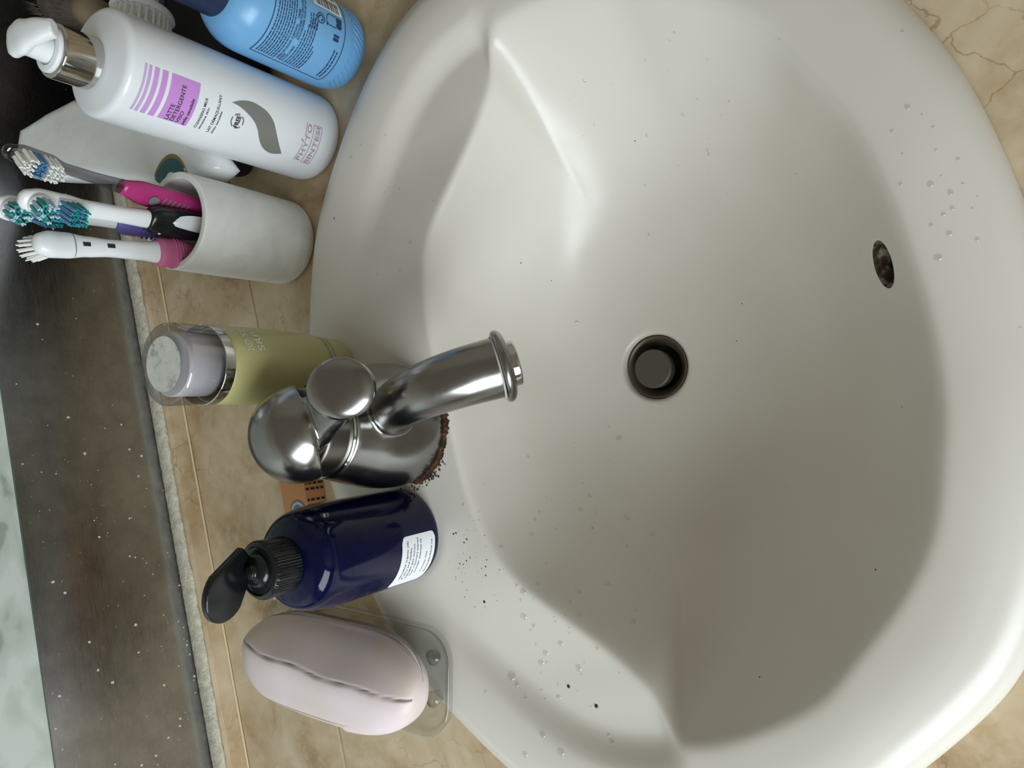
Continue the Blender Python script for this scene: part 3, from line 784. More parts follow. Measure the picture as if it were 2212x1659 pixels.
# ---- yellow cleanser bottle
yz = 0.0188
yb = bottle_root('cleanser_bottle', .1305, .3955, yz, 'pale yellow cleanser bottle with clear and white cap standing behind the tap', 'bottle')
yp = rnd([(0.0, 0.0), (0.0200, 0.0), (0.0218, 0.006), (0.0238, 0.030), (0.0253, 0.060), (0.0256, 0.085), (0.0247, 0.104), (0.0235, 0.1085), (0.0, 0.1085)], [0, .002, .004, .01, .01, .01, .006, .0015, 0], 6)
def prof_r(prof, z):
    zs = [q[1] for q in prof]; rs_ = [q[0] for q in prof]; return float(np.interp(z, zs, rs_))
crease(obj('body', lathe(yp[1:-1], 96), 'yellow_liquid', yb), 50)
cr_ = obj('cap', lathe(rnd([(0.0205, 0.1092), (0.0246, 0.1092), (0.0250, 0.139), (0.0225, 0.1408), (0.0, 0.1408)], [0, .001, .0022, .001, 0])[:-1] + [(0.0002, 0.1408)], 80), 'clear_plastic', yb); crease(cr_, 40)
obj('cap_core', lathe(rnd([(0.0195, 0.1125), (0.0195, 0.1365), (0.0005, 0.1365)], [0, .001, 0]), 64), 'cap_white', cr_)
crease(obj('cap_band', lathe(rnd([(0.0236, 0.1087), (0.02515, 0.1090), (0.02535, 0.1160), (0.02475, 0.1163)], [0, .0004, .0004, 0]), 80, cap0=False, cap1=False), 'polished_steel', cr_), 50)
obj('cap_insert', lathe([(0.0165, 0.1409), (0.0165, 0.1411), (0.0003, 0.1411)], 56), 'cap_insert', cr_, smooth=False)
ry = lambda z: prof_r(yp, z) + 0.00025
tx = lambda s, a, b, z, h, bo=0.0: text_bm(s, a, b, z, h, lambda x, y: onc(ry(y), x, y), bo)
spi = [(36 + (1.2 + 0.50 * a) * math.sin(a) * 1.1, .1159 - yz - .0006 + (.0004 + .00020 * a) * math.cos(a)) for a in lin(0.3, 4.2 * pi, 50)]
spi = [(36 + (.5 + .58 * a) * math.sin(a), .0970 + (.00022 + .00025 * a) * math.cos(a)) for a in lin(0.3, 3.6 * pi, 50)]
obj('emblem', band_on(ry, spi, .0007), 'print_white', yb, smooth=False)
obj('lettering', merge([tx('2', 22, 27, .0945, .0040, .01), tx('SY', 48, 66, .0945, .0040, .01), tx('SRP', 24, 58, .0860, .0048, .012)]), 'print_white', yb, smooth=False)
obj('lettering', merge([tx('CLEANSING', 2, 70, .0255, .0030)]), 'print_green', yb, smooth=False)
bm = bmesh.new(); p = 22
while p < 62:
    w = rs.uniform(2, 5); q = [bm.verts.new(onc(ry(.022), x, zz)) for x, zz in ((p, .0220), (p + w, .0220), (p + w, .0230), (p, .0230))]; bm.faces.new(q); p += w + 1.2
obj('small_print', bm, 'print_green', yb, smooth=False)

# ---- cobalt bottle with open flip cap
kz = 0.0185
kb = bottle_root('cobalt_bottle', 0.0, .365, kz, 'cobalt blue round bottle with open black flip cap and small white label', 'bottle')
kp = rnd([(0.0, 0.0015), (0.022, 0.0), (0.032, 0.0), (0.0320, 0.082), (0.0290, 0.103), (0.0160, 0.1075), (0.0135, 0.109), (0.0135, 0.112), (0.0, 0.112)], [0, .001, .007, .012, .015, .005, .001, .001, 0], 8)
crease(obj('body', lathe(kp[1:-1], 96), 'cobalt_glass', kb), 50)
nr = 60
cap = crease(obj('cap', lathe([(0.0150, 0.1085), (0.0163, 0.1086), (0.0163, 0.1255), (0.0157, 0.1268), (0.0150, 0.1275), (0.0140, 0.1278), (0.0130, 0.1270), (0.0, 0.1270)][:-1] + [(0.0005, 0.1270)], nr * 4, rfun=lambda a, z: 1 + (0.022 * math.copysign(1, math.sin(nr * a)) if 0.1087 > 0 and 0.1088 < z < 0.1262 else 0.0)), 'black_plastic', kb, smooth=False), 30)
obj('nozzle', lathe(rnd([(0.0105, 0.1265), (0.0085, 0.1300), (0.0040, 0.1315), (0.0035, 0.1335), (0.0018, 0.1337)], [0, .002, .001, .0006, 0]), 40), 'black_plastic', cap)
# flip lid: rounded shell hinged at the right of the cap
bm = bmesh.new(); n = 22; prev = None
ou, inn = [], []
lid_L, lid_w = 0.0400, 0.0165
outline = []
for i in range(17): a = -pi / 2 + pi * i / 16; outline.append((lid_L - lid_w + lid_w * math.cos(a), lid_w * math.sin(a)))
outline += [(0.0, 0.0085), (0.0, -0.0085)]
lb = prism(outline, -0.0022, 0.0022, 0.0012, 3)
lid = obj('lid', lb, 'black_plastic', cap)
world_hinge = Vector((0.0100, .365 + .004, kz + 0.1290))
u = Vector((-0.70, 0.12, 0.66)).normalized(); nn_ = Vector((-0.30, -0.72, -0.18)); nn_ = (nn_ - u * nn_.dot(u)).normalized(); w_ = nn_.cross(u)
Mw = Matrix(((u.x, w_.x, nn_.x, world_hinge.x), (u.y, w_.y, nn_.y, world_hinge.y), (u.z, w_.z, nn_.z, world_hinge.z), (0, 0, 0, 1)))
Mroot = Matrix.Translation((0.0, .365, kz)) @ Matrix.Rotation(-math.atan2(0.0, .365), 4, 'Z')
lid.matrix_local = Mroot.inverted() @ Mw
rk = lambda z: 0.0320 + .0002
rk2 = lambda z: 0.0320 + .0004
lab = obj('label', patch(-73, -3.2, .0248 - kz + .001, .0592 - kz, rk, 26, 20, .004), 'paper_white', kb)
tag(lab, 'white paper label with fine serif print')
kt = lambda s, a, b, z, h: text_bm(s, a, b, z, h, lambda x, y: onc(rk2(y), x, y), 0.0)
obj('lettering', merge([kt('saponified organic oils', -58, -9, .0348, .0017), kt('of olive and jojoba,', -60, -17, .0315, .0017), kt('vegetable gum extract,', -60, -13, .0282, .0017), kt('seed, rosemary extract', -56, -7, .0250, .0017), kt('lavender essential oil', -52, -10, .0217, .0017), kt('Toronto, Ont', -54, -26, .0150, .0016), kt('lavenderblue.ca', -56, -13, .0105, .0017)]), 'ink_black', lab, smooth=False)

# ================================================================== marble tumbler and toothbrushes
cux, cuy = .2510, .4370
cup = empty('toothbrush_cup', (cux, cuy, 0.0005), 0, 'white marble tumbler holding four toothbrushes', 'cup')
crease(obj('tumbler', lathe(rnd([(0.0, 0.0), (0.0310, 0.0), (0.0335, 0.003), (0.0345, 0.060), (0.0345, 0.1015), (0.0295, 0.1015), (0.0285, 0.0120), (0.0, 0.0095)], [0, .002, .003, .01, .0014, .0014, .004, 0], 5)[1:-1] + [(0.0003, 0.0095)], 96), 'white_marble', cup), 40)

def brush(name, foot, tip, face, label, build):
    foot = Vector(foot); tip = Vector(tip); ax = (tip - foot); Ln = ax.length; ax.normalize()
    f = Vector(face); f = (f - ax * f.dot(ax)).normalized(); s = f.cross(ax) * -1
    root = bpy.data.objects.new(name, None); C.objects.link(root); root.empty_display_size = .01
    root.matrix_world = Matrix(((s.x, f.x, ax.x, foot.x), (s.y, f.y, ax.y, foot.y), (s.z, f.z, ax.z, foot.z), (0, 0, 0, 1)))
    tag(root, label, 'toothbrush', 'toothbrushes in the marble tumbler'); build(root, Ln); return root
def shaft(name, z0, z1, keys, matn, root, n=40, power=2.3, yoff=None):
    b = bmesh.new(); K = interp(keys, n); zs = lin(z0, z1, n)
    loft_into(b, [(0, yoff(z) if yoff else 0, z) for z in zs], [k[0] for k in K], [k[1] for k in K], (1, 0, 0), 24, power)
    return obj(name, b, matn, root)
def tufts(name, spots, length, r, matn, root, lean=(0, 0), fan=0.0, y0=0.004, seed=1, hairs=5):
    rs_ = random.Random(seed); b = bmesh.new(); cz = sum(p[1] for p in spots) / len(spots)
    for (x, z) in spots:
        for h in range(hairs):
            a = 2 * pi * h / hairs + rs_.random(); bx_, bz_ = x + r * .55 * math.cos(a), z + r * .55 * math.sin(a)
            Lh = length * rs_.uniform(.9, 1.06)
            ex = bx_ + lean[0] * Lh + fan * (x * 40) * Lh * .5 + rs_.uniform(-.05, .05) * Lh; ez = bz_ + lean[1] * Lh + fan * ((z - cz) * 40) * Lh * .5 + rs_.uniform(-.05, .05) * Lh
            p0, p1 = Vector((bx_, y0, bz_)), Vector((ex, y0 + Lh * math.sqrt(max(.1, 1 - (fan * .5) ** 2)), ez))
            loft_into(b, [p0, (p0 + p1) / 2, p1], [r * .62, r * .6, r * .5], [r * .62, r * .6, r * .5], (1, 0, 0), 6)
    return tag(obj(name, b, matn, root, smooth=False), kind='stuff')
def b_clear(root, Ln):
    hz = Ln - 0.031
    shaft('handle', 0.0, Ln - 0.072, [(0, .0055, .0045), (.30, .0072, .0052), (.70, .0094, .0058), (.88, .0084, .0054), (1, .0050, .0040)], 'magenta', root)
    h = shaft('neck', Ln - 0.0735, Ln, [(0, .0048, .0038), (.30, .0036, .0030), (.52, .0034, .0026), (.66, .0062, .0026), (.86, .0066, .0026), (.97, .0050, .0024), (1, .0022, .0016)], 'clear_neck', root, 50)
    b = bmesh.new(); zc = Ln - 0.094
    for k in range(12): pass
    c = [b.verts.new((.0036 * math.cos(a), .0061, zc + .0036 * math.sin(a))) for a in lin(0, 2 * pi, 25)[:-1]]; b.faces.new(c)
    obj('grip_dot', b, 'silver_grey', root, smooth=False)
    for k in range(6):
        b = bmesh.new(); z0 = zc - .0062 - k * .0036; prev = None
        for a in lin(-1, 1, 9):
            x = .0043 * a; z = z0 - .0016 * a * a + .0008
            q = (b.verts.new((x, .00615 - .0008 * a * a, z)), b.verts.new((x, .00615 - .0008 * a * a, z - .0013)))
            if prev: b.faces.new((prev[0], prev[1], q[1], q[0]))
            prev = q
        obj('grip_rib', b, 'silver_grey', root, smooth=False)
    zz = Ln - .006; rows_ = []
    spots = {'bristle_white': [], 'bristle_blue': []}
    for j in range(9):
        for x in (-.0045, -.0015, .0015, .0045):
            if j in (0, 8) and abs(x) > .004: continue
            spots['bristle_blue' if j in (3, 4) else 'bristle_white'].append((x, zz - j * .0029))
    for mname, sp_ in spots.items(): tufts('bristles', sp_, .0105, .00115, mname, root, (0, -.15), 0.0, .002, 3)
def electric_head(root, Ln, mat_a, mat_b):
    shaft('neck', Ln - 0.085, Ln - 0.0005, [(0, .0062, .0052), (.30, .0054, .0046), (.55, .0056, .0046), (.70, .0072, .0045), (.88, .0080, .0044), (.97, .0062, .0040), (1, .0030, .0022)], 'brush_white', root, 50)
    zc = Ln - .0105
    b = lathe(rnd([(.0067, 0), (.0067, .0035), (.0055, .0045), (0.0004, .0045)], [0, .0008, .0008, 0]), 36)
    bmesh.ops.transform(b, matrix=Matrix.Translation((0, .0030, zc)) @ Matrix.Rotation(-pi / 2, 4, 'X'), verts=b.verts[:])
    crease(obj('round_head', b, 'brush_white', root), 40)
    sp_ = [(0, zc)] + [(.0028 * math.cos(a), zc + .0028 * math.sin(a)) for a in lin(0, 2 * pi, 7)[:-1]]
    so = [(.0052 * math.cos(a), zc + .0052 * math.sin(a)) for a in lin(0, 2 * pi, 12)[:-1]]
    tufts('bristles', so[0::2] + sp_[1::2], .0105, .0012, mat_a, root, y0=.007, seed=5)
    tufts('bristles', so[1::2] + sp_[0::2], .0095, .0012, mat_b, root, y0=.007, seed=6)
    crease(obj('tuft_block', rbox((0, .0048, zc - .0155), (.0120, .004, .0115), .001), 'brush_white', root), 40)
    A1, B1 = [], []
    for j in range(4):
        for k, x in enumerate(lin(-.0046, .0046, 4)): (A1 if j % 2 else B1).append((x, zc - .0110 - j * .0030))
    tufts('bristles', A1, .0105, .0013, 'bristle_teal', root, (0, -.25), y0=.006, seed=7)
    tufts('bristles', B1, .0105, .0013, 'bristle_blue', root, (0, -.25), y0=.006, seed=8)
def b_black(root, Ln):
    electric_head(root, Ln, 'bristle_pale', 'bristle_teal')
    shaft('grip', 0.0, Ln - 0.080, [(0, .0058, .0052), (.4, .0085, .0062), (.80, .0108, .0072), (.95, .0104, .0068), (1, .0076, .0056)], 'black_plastic', root)
    b = bmesh.new(); zt = Ln - .094; prev = None
    for i, q in enumerate(lin(0, 1, 24)):
        z = zt - q * .055; w = .0072 * math.sqrt(max(0, 1 - (1 - min(q / .35, 1)) ** 2)); y = .0079 - .0006 * sstep(.5, 1, q)
        row = [b.verts.new((x * w + .0030, y - .0026 * x * x - (.0012 if q < .03 else 0), z)) for x in lin(-1, 1, 7)]
        if prev:
            for k in range(6): b.faces.new((prev[k], prev[k + 1], row[k + 1], row[k]))
        prev = row
    tag(obj('grip_inlay', b, 'brush_white', root), 'white inlay of the grip')
    b = bmesh.new(); ellipsoid_into(b, (-.0068, .0048, Ln - .0885), (.0010, .0010, .0014), None, 12, 8); obj('grip_dot', b, 'brush_white', root)
def b_purple(root, Ln):
    electric_head(root, Ln, 'bristle_pale', 'bristle_teal')
    shaft('grip', 0.0, Ln - 0.074, [(0, .0055, .005), (.4, .0075, .0060), (.80, .0100, .0066), (.94, .0098, .0062), (1, .0064, .0050)], 'purple_rubber', root)
    for k in range(5):
        b = bmesh.new(); box_into(b, (-.0066, .0066, Ln - .091 - k * .0034), (.006, .0012, .0012)); obj('grip_rib', b, 'purple_rubber', root, smooth=False)
def b_pink(root, Ln):
    shaft('neck', Ln - 0.085, Ln - 0.0005, [(0, .0080, .0064), (.2, .0064, .0056), (.45, .0057, .0052), (.62, .0066, .0054), (.78, .0082, .0056), (.90, .0084, .0062), (.97, .0066, .0052), (1, .0034, .0026)], 'brush_white', root, 50)
    b = bmesh.new()   # seam line round the head
    loft_into(b, [(0, 0, Ln - .0232), (0, 0, Ln - .0226)], .00785, .00575, (1, 0, 0), 28, 2.3); obj('head_seam', b, 'silver_grey', root)
    for dz in (.030, .046):
        b = bmesh.new(); box_into(b, (-.0004, -.00505, Ln - dz), (.0026, .0008, .0050)); obj('wear_window', b, 'ink_black', root, smooth=False)
    shaft('grip', 0.0, Ln - 0.080, [(0, .0058, .0052), (.35, .0074, .006), (.70, .0076, .0062), (.90, .0104, .0078), (.97, .0106, .0078), (1, .0085, .0064)], 'pink_rubber', root)
    for k in range(6):
        b = bmesh.new(); loft_into(b, [(0, 0, Ln - .0915 - k * .0026), (0, 0, Ln - .0925 - k * .0026)], .0113 - k * .00055, .0084 - k * .00035, (1, 0, 0), 28, 2.3); obj('grip_rib', b, 'pink_rubber', root)
    shaft('grip_side', 0.01, Ln - 0.106, [(0, .0030, .005), (.5, .0034, .0058), (.9, .0032, .0056), (1, .0006, .004)], 'brush_white', root, 24, 2.0).location = (-.0058, 0, 0)
    b = bmesh.new(); rs_ = random.Random(9)
    spots = [(.0058 * math.cos(a) * q, Ln - .0105 + .0058 * math.sin(a) * q) for q, n_ in ((.35, 5), (.7, 9), (1, 14)) for a in lin(0, 2 * pi, n_ + 1)[:-1]]
    tufts('bristles', spots, .0115, .0009, 'bristle_white', root, (0, .45), 1.2, .0052, 12, 7)
brush('toothbrush', (.2560, .4370, .0115), (.2680, .4250, .2160), (-.85, -.45, 0), 'magenta toothbrush with a clear neck and white and blue bristles', b_clear)
brush('toothbrush', (.2475, .4290, .0115), (.2450, .4370, .2060), (-.75, -.60, 0), 'white toothbrush with a black rubber grip and teal bristles', b_black)
brush('toothbrush', (.2365, .4420, .0115), (.2225, .4480, .1955), (.15, .95, 0), 'white toothbrush with a pink grip and splayed bristles', b_pink)
brush('toothbrush', (.2560, .4420, .0115), (.2485, .4590, .2110), (-.60, -.75, 0), 'white toothbrush with a purple grip behind the black one', b_purple)

# ================================================================== soap and its dish
sd = Vector((-0.30, -0.954, 0)); sn = Vector((sd.y, -sd.x, 0)) * -1      # sd: along the bar to the front, sn: to the right
sc = Vector((-0.079, 0.432, 0.0))
ang = math.atan2(sd.y, sd.x)
dish = empty('soap_dish', (sc.x + .003, sc.y - .004, 0.0), ang, 'clear plastic soap dish propped on the basin edge under the soap', 'soap dish')
def rrect(hx, hy, r, n=6):
    out = []
    for cx_, cy_, a0 in ((hx - r, hy - r, 0), (-hx + r, hy - r, pi / 2), (-hx + r, -hy + r, pi), (hx - r, -hy + r, 1.5 * pi)):
        for k in range(n + 1): a = a0 + pi / 2 * k / n; out.append((cx_ + r * math.cos(a), cy_ + r * math.sin(a)))
    return out
bm = bmesh.new(); rings = []
for off, z in ((-.006, .0262), (-.0015, .0266), (0, .0285), (.0012, .0345), (.0008, .0352), (-.0012, .0350), (-.0026, .0305), (-.005, .0290), (-.012, .0288)):
    rings.append([bm.verts.new((x, y, z)) for x, y in rrect(.088 + off, .036 + off, .022 + off)])
for a, b in zip(rings, rings[1:]):
    n = len(a)
    for i in range(n): bm.faces.new((a[i], a[(i + 1) % n], b[(i + 1) % n], b[i]))
bm.faces.new(rings[0][::-1]); bm.faces.new(rings[-1])
obj('tray', bm, 'clear_resin', dish)
for px, py, zb_ in ((-.066, .018, 0.0004), (-.066, -.018, 0.0004)):
    obj('foot', lathe(rnd([(.004, zb_), (.0045, .013), (.0055, .0275)], [0, .002, 0]), 24), 'clear_resin', dish).location = (px, py, 0)
for px, py in ((.070, .014), (.070, -.014)):
    w = Matrix.Rotation(ang, 3, 'Z') @ Vector((px, py, 0)) + dish.location
    z0 = sink_z(w.x, w.y) + .0003
    obj('foot', lathe([(.004, z0), (.0055, .0275)], 24), 'clear_resin', dish).location = (px, py, 0)
# soap bar
NU, NV = 120, 260
sz0 = 0.0292
rs = random.Random(4)
bm = bmesh.new(); lay = bm.verts.layers.float.new('crack_shade'); g = []
HL, HW, HH = 0.083, 0.0345, 0.0195
for i in range(NU + 1):
    s = -1 + 2 * i / NU; s = math.sin(s * pi / 2)
    e = (1 - abs(s) ** 3.4) ** (1 / 2.0) if abs(s) < 1 else 0
    ring = []
    for k in range(NV):
        a = 2 * pi * k / NV; ca, sa = math.cos(a), math.sin(a)
        p = 2 / 2.7
        y = HW * math.copysign(abs(ca) ** p, ca) * max(e, .02); z = HH * math.copysign(abs(sa) ** p, sa) * max(e, .02) ** 0.75
        x = HL * s
        if s > 0: y += -0.004 * s * s
        # ridge line on the right-hand shoulder, hollow on the left
        top = z > 0
        cr = 0.0
        if top:
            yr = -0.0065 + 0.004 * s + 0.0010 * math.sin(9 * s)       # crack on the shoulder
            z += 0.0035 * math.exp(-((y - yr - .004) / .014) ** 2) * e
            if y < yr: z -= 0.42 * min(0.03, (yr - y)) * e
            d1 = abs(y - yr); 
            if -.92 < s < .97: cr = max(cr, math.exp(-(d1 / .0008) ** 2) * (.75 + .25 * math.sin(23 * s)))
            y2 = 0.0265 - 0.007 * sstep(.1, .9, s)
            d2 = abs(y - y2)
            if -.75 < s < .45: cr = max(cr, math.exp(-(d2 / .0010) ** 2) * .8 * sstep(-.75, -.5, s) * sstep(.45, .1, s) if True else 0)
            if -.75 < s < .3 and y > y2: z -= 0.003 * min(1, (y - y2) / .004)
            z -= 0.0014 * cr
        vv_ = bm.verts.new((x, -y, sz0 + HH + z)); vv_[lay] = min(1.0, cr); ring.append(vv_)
    g.append(ring)
for a, b in zip(g, g[1:]):
    for k in range(NV): bm.faces.new((a[k], a[(k + 1) % NV], b[(k + 1) % NV], b[k]))
bm.faces.new(g[0][::-1]); bm.faces.new(g[-1]); bmesh.ops.recalc_face_normals(bm, faces=bm.faces[:])
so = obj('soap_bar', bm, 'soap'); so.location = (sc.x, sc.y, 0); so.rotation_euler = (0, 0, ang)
tag(so, 'large pale lilac soap bar with cracks darkened by painted shade lying on the clear dish', 'soap')

# ================================================================== carton behind the cobalt bottle
cb = empty('small_carton', (0.030, 0.4655, 0.0005), math.radians(-3), 'small orange-brown carton lying behind the cobalt bottle and tap', 'box')
crease(obj('carton', rbox((0, 0, 0.0105), (0.098, 0.026, 0.021), .0006, 1), 'orange_card', cb, smooth=False))
bm = bmesh.new(); rs = random.Random(2)
for j in range(9):
    x = 0.004 + j * 0.0042; z = 0.0012
    if j in (3,): continue
    while z < .0185:
        h = rs.uniform(.0018, .0055); h = min(h, .0195 - z)
        q = [bm.verts.new(p) for p in ((x, -.01312, z), (x + .0019, -.01312, z), (x + .0019, -.01312, z + h), (x, -.01312, z + h))]; bm.faces.new(q); z += h + .0012
obj('small_print', bm, 'ink_black', cb, smooth=False)
em = obj('emblem', lathe([(.0088, .0211), (.0088, .02125)], 40), 'emblem_blue', cb, smooth=False); em.location = (.0065, -0.003, 0)
e2 = obj('emblem_ring', lathe([(.0072, .02126), (.0072, .0214)], 40), 'emblem_pale', em, smooth=False)
obj('emblem_core', lathe([(.0052, .02141), (.0052, .0215)], 36), 'emblem_blue', em, smooth=False)

# ================================================================== black pouch with things on it
bu = Vector((.54, .842, 0)); bv = Vector((.842, -.54, 0)); b0 = Vector((.312, .454, 0))
bang = math.atan2(bv.y, bv.x)
cen = b0 + bv * .105 + bu * .080
pouch = empty('toiletry_pouch', (cen.x, cen.y, 0.0005), bang, 'black fabric toiletry pouch lying behind the bottles', 'pouch')
pc = [(.314, .456), (.600, .285), (.70, .45), (.70, .600), (.405, .602)]
bm = prism([(x - cen.x, y - cen.y) for x, y in pc], 0.0, 0.048, .013, 5)
bmesh.ops.triangulate(bm, faces=bm.faces[:])
bmesh.ops.transform(bm, matrix=Matrix.Rotation(-bang, 4, 'Z'), verts=bm.verts[:])
obj('pouch_body', bm, 'black_fabric', pouch)
obj('zip', rbox((0.03, .02, .0487), (.17, .006, .002), .0008, 1), 'navy_plastic', pouch)
# white wrapped pack
P = [(.2905, .4135), (.287, .426), (.2915, .452), (.330, .540), (.357, .6), (.372, .612), (.400, .602), (.402, .540), (.372, .468), (.338, .437)]
def pack_z(x, y): return 0.0490 + 0.040 * ((y - .41) / .2)
bm = bmesh.new(); N0 = len(P)
def insetP(P, d):
    c = Vector((sum(p[0] for p in P) / len(P), sum(p[1] for p in P) / len(P)))
    return [tuple(Vector(p) + (c - Vector(p)).normalized() * d) for p in P]
rings = []
for d, h in ((.010, 0.0), (.002, .004), (0, .012), (.0015, .022), (.008, .027), (.016, .028)):
    rings.append([bm.verts.new((x, y, pack_z(x, y) + h)) for x, y in insetP(P, d)])
for a, b in zip(rings, rings[1:]):
    for i in range(N0): bm.faces.new((a[i], a[(i + 1) % N0], b[(i + 1) % N0], b[i]))
bm.faces.new(rings[0][::-1]); bm.faces.new(rings[-1]); bmesh.ops.recalc_face_normals(bm, faces=bm.faces[:])
bmesh.ops.subdivide_edges(bm, edges=bm.edges[:], cuts=1, use_grid_fill=True, smooth=0.12)
pk = empty('wrapped_pack', (.34, .50, .055), 0, 'white plastic wrapped pack with round teal sticker on the black pouch', 'packet')
bmesh.ops.translate(bm, verts=bm.verts[:], vec=(-.34, -.50, -.055))
film = obj('wrapper', bm, 'pack_film', pk)
from mathutils.bvhtree import BVHTree
_fb = bmesh.new(); _fb.from_mesh(film.data); bv_ = BVHTree.FromBMesh(_fb)
def wrap_disc(c, nrm, r, k, lift):
    b = bmesh.new(); nrm = Vector(nrm).normalized(); q = nrm.to_track_quat('Z', 'Y').to_matrix(); rings = []
    for rr in (0.0, .35, .7, 1.0):
        ring = []
        for a in lin(0, 2 * pi, 37)[:-1]:
            p = Vector(c) + q @ Vector((r * rr * math.cos(a) * k, r * rr * math.sin(a), 0)) + nrm * .03
            hit = bv_.ray_cast(p, -nrm)
            hp_ = hit[0] if hit[0] is not None else p - nrm * .03
            ring.append(b.verts.new(hp_ + nrm * lift))
            if rr == 0: break
        rings.append(ring)
    for i_ in range(36): b.faces.new((rings[0][0], rings[1][i_], rings[1][(i_ + 1) % 36]))
    for a_, b_ in zip(rings[1:], rings[2:]):
        for i_ in range(36): b.faces.new((a_[i_], b_[i_], b_[(i_ + 1) % 36], a_[(i_ + 1) % 36]))
    return b
sn_ = Vector((-.80, .10, .58)).normalized()
ctr = Vector((.3010, .4560, .0720)) - Vector((.34, .50, .055))
stk = obj('sticker', wrap_disc(ctr, sn_, .0190, 1.0, .0005), 'gold_label', pk, smooth=False)
tag(stk, 'round teal and gold sticker')
obj('sticker_face', wrap_disc(ctr, sn_, .0175, 1.0, .0009), 'teal_label', stk, smooth=False)
# white facial brush
fb = empty('facial_brush', (.440, .462, .058), 0, 'white round facial cleansing brush lying on the black pouch', 'brush')
bd = Vector((-.80, .30, .10)).normalized()
q = bd.to_track_quat('Z', 'Y').to_matrix().to_4x4()
bm = lathe(rnd([(.0005, -.008), (.020, -.0075), (.0235, -.004), (.0240, -.0005), (.0005, 0)], [0, .003, .002, .001, 0]), 56); bmesh.ops.transform(bm, matrix=Matrix.Translation((0, 0, .020)) @ q, verts=bm.verts[:])
crease(obj('head', bm, 'white_plastic', fb), 40)
bm = bmesh.new(); rs = random.Random(8)
for rr, n_ in ((.004, 5), (.009, 11), (.0145, 18), (.0205, 26)):
    for k in range(n_):
        a = 2 * pi * k / n_ + rr * 90
        p0 = Vector((rr * math.cos(a), rr * math.sin(a), 0)); p1 = Vector((rr * 1.04 * math.cos(a) + rs.uniform(-.0006, .0006), rr * 1.04 * math.sin(a) + rs.uniform(-.0006, .0006), .0115))
        loft_into(bm, [p0, p1], .0012, .0012, (1, 0, 0), 7)
bmesh.ops.transform(bm, matrix=Matrix.Translation((0, 0, .020)) @ q, verts=bm.verts[:])
tag(obj('bristles', bm, 'bristle_white', fb, smooth=False), kind='stuff')
bm = bmesh.new(); hp_ = Vector((0, 0, .020)) - bd * .006
loft_into(bm, catmull([hp_, hp_ + Vector((.022, -.012, -.002)), hp_ + Vector((.06, -.028, -.006)), hp_ + Vector((.10, -.035, -.009))], 5), [.0115, .011, .0105, .010, .0095, .009, .0088, .0086, .0084, .0084, .0084, .0084, .0084, .008, .0075, .006], .0065, (0, 0, 1), 20)
obj('handle', bm, 'white_plastic', fb)
# brown hair brush tuft
hb = empty('powder_brush', (.505, .552, .062), 0, 'brown soft-haired brush lying on the black pouch', 'brush')
hdv = Vector((.55, .75, .12)).normalized()
bm = bmesh.new(); rs = random.Random(14)
loft_into(bm, [hdv * t_ for t_ in (0, .010, .025, .04, .052)], [.0165, .019, .0225, .0215, .012], [.013, .0155, .018, .017, .009], (0, 0, 1), 24)
core = obj('hair', bm, 'brown_hair', hb)
bm = bmesh.new(); s1 = hdv.cross(Vector((0, 0, 1))).normalized(); s2 = hdv.cross(s1)
for i in range(900):
    a = rs.uniform(0, 2 * pi); t0 = rs.uniform(.002, .045); wv = .017 + .006 * math.sin(min(t0 / .03, 1) * pi / 2)
    d = s1 * math.cos(a) * wv * .82 + s2 * math.sin(a) * wv
    p0 = hdv * t0 + d * .97; p1 = p0 + hdv * rs.uniform(.008, .016) + d * rs.uniform(.02, .14) + Vector((rs.uniform(-1, 1), rs.uniform(-1, 1), rs.uniform(-1, 1))) * .0012
    w0 = s1.cross(d).normalized() * .00022 if s1.cross(d).length > 1e-6 else s2 * .0002
    w0 = hdv.cross(d).normalized() * .00025
    bm.faces.new([bm.verts.new(p0 - w0), bm.verts.new(p0 + w0), bm.verts.new(p1)])
tag(obj('loose_hairs', bm, 'brown_hair', core, smooth=False), kind='stuff')
bm = bmesh.new(); loft_into(bm, [hdv * t_ for t_ in (.002, -.006, -.016)], [.0168, .0160, .0150], [.0132, .0126, .012], (0, 0, 1), 28)
obj('ferrule', bm, 'tan_wood', hb)

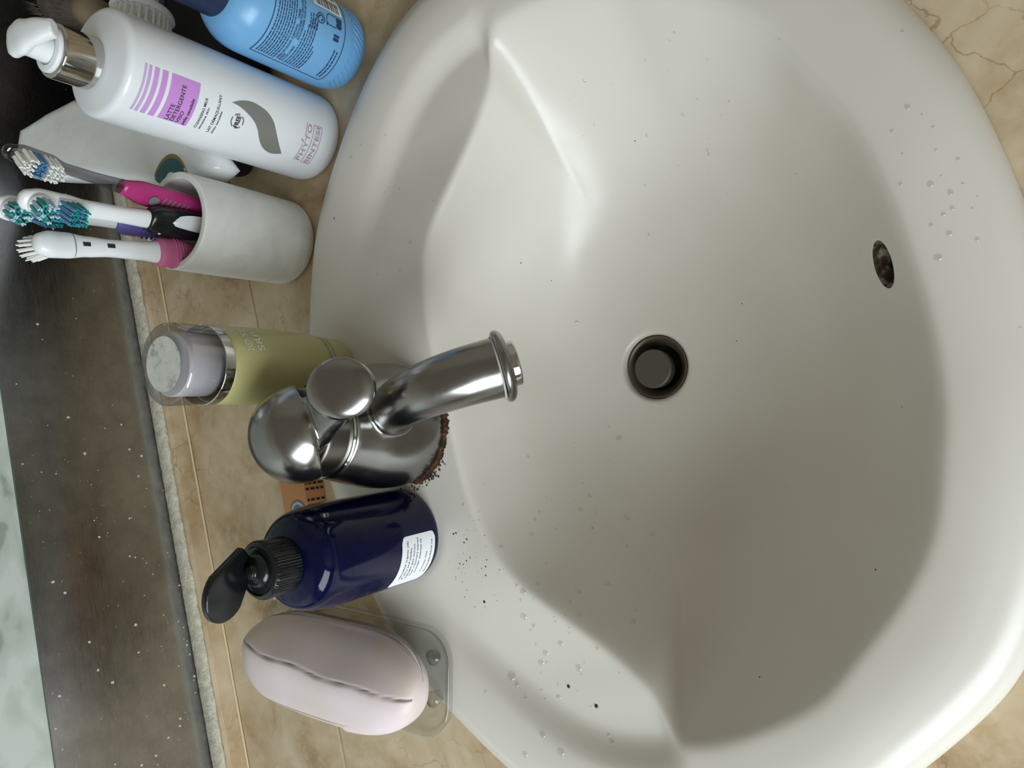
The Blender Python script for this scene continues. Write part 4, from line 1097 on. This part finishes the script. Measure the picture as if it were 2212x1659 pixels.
# ================================================================== droplets and specks on the glaze
def scatter(name, pts, matn, label, cat, flat):
    bm = bmesh.new()
    for x, y, r in pts:
        z = sink_z(x, y); e = .0008
        n_ = Vector((-(sink_z(x + e, y) - sink_z(x - e, y)) / (2 * e), -(sink_z(x, y + e) - sink_z(x, y - e)) / (2 * e), 1)).normalized()
        rot = n_.to_track_quat('Z', 'Y').to_matrix()
        ellipsoid_into(bm, Vector((x, y, z)) + n_ * r * flat * .15, (r, r * random.uniform(.8, 1.25), r * flat), rot, 12, 8)
    bmesh.ops.translate(bm, verts=bm.verts[:], vec=(-SX, -SY, 0))
    return tag(obj(name, bm, matn, BASIN), label, kind='stuff')
rs = random.Random(31); pts = []
def rand_on(cx_, cy_, sx_, sy_): return rs.gauss(cx_, sx_), rs.gauss(cy_, sy_)
for i in range(70):
    x, y = rand_on(-.03, .262, .05, .022); pts.append((x, y, .0006 + .0016 * rs.random() ** 3))
for i in range(26):
    x, y = rand_on(-.105, .272, .03, .03); pts.append((x, y, .0008 + .0018 * rs.random() ** 2))
for i in range(30):
    x, y = rand_on(.22, .13, .03, .035); pts.append((x, y, .0005 + .0010 * rs.random() ** 2))
for i in range(24):
    x, y = rand_on(.10, -.005, .03, .010); pts.append((x, y, .0006 + .0010 * rs.random() ** 2))
for i in range(14):
    x, y = rand_on(.23, .31, .035, .02); pts.append((x, y, .0006 + .0012 * rs.random() ** 2))
pts = [p for p in pts if math.hypot(p[0] - SX, p[1] - SY) < at_angle(RO, p[0], p[1]) - .01 and math.hypot(p[0] - fx, p[1] - fy) > .05 and math.hypot(p[0], p[1] - .365) > .036 and math.hypot(p[0] - .1305, p[1] - .3955) > .03 and not (p[0] < -.03 and p[1] > .33)]
scatter('water_droplets', pts, 'water', 'scattered clear water droplets on the basin glaze', 'water', .35)
pts = []
for i in range(60):
    x, y = rand_on(-.03, .318, .02, .012); pts.append((x, y, .00015 + .0005 * rs.random() ** 3))
for i in range(40):
    x, y = rs.uniform(-.13, .25), rs.uniform(.02, .40); pts.append((x, y, .00015 + .0004 * rs.random() ** 3))
pts += [(-.115, .268, .0011), (-.128, .252, .0012), (-.055, .312, .0009)]
pts = [p for p in pts if math.hypot(p[0] - fx, p[1] - fy) > .047 and math.hypot(p[0], p[1] - .365) > .034 and math.hypot(p[0] - .1305, p[1] - .3955) > .03 and math.hypot(p[0] - SX, p[1] - SY) > .03 and not (p[0] < -.03 and p[1] > .33)]
scatter('dirt_specks', pts, 'dirt', 'tiny dark dirt specks scattered on the basin glaze', 'dirt', .5)
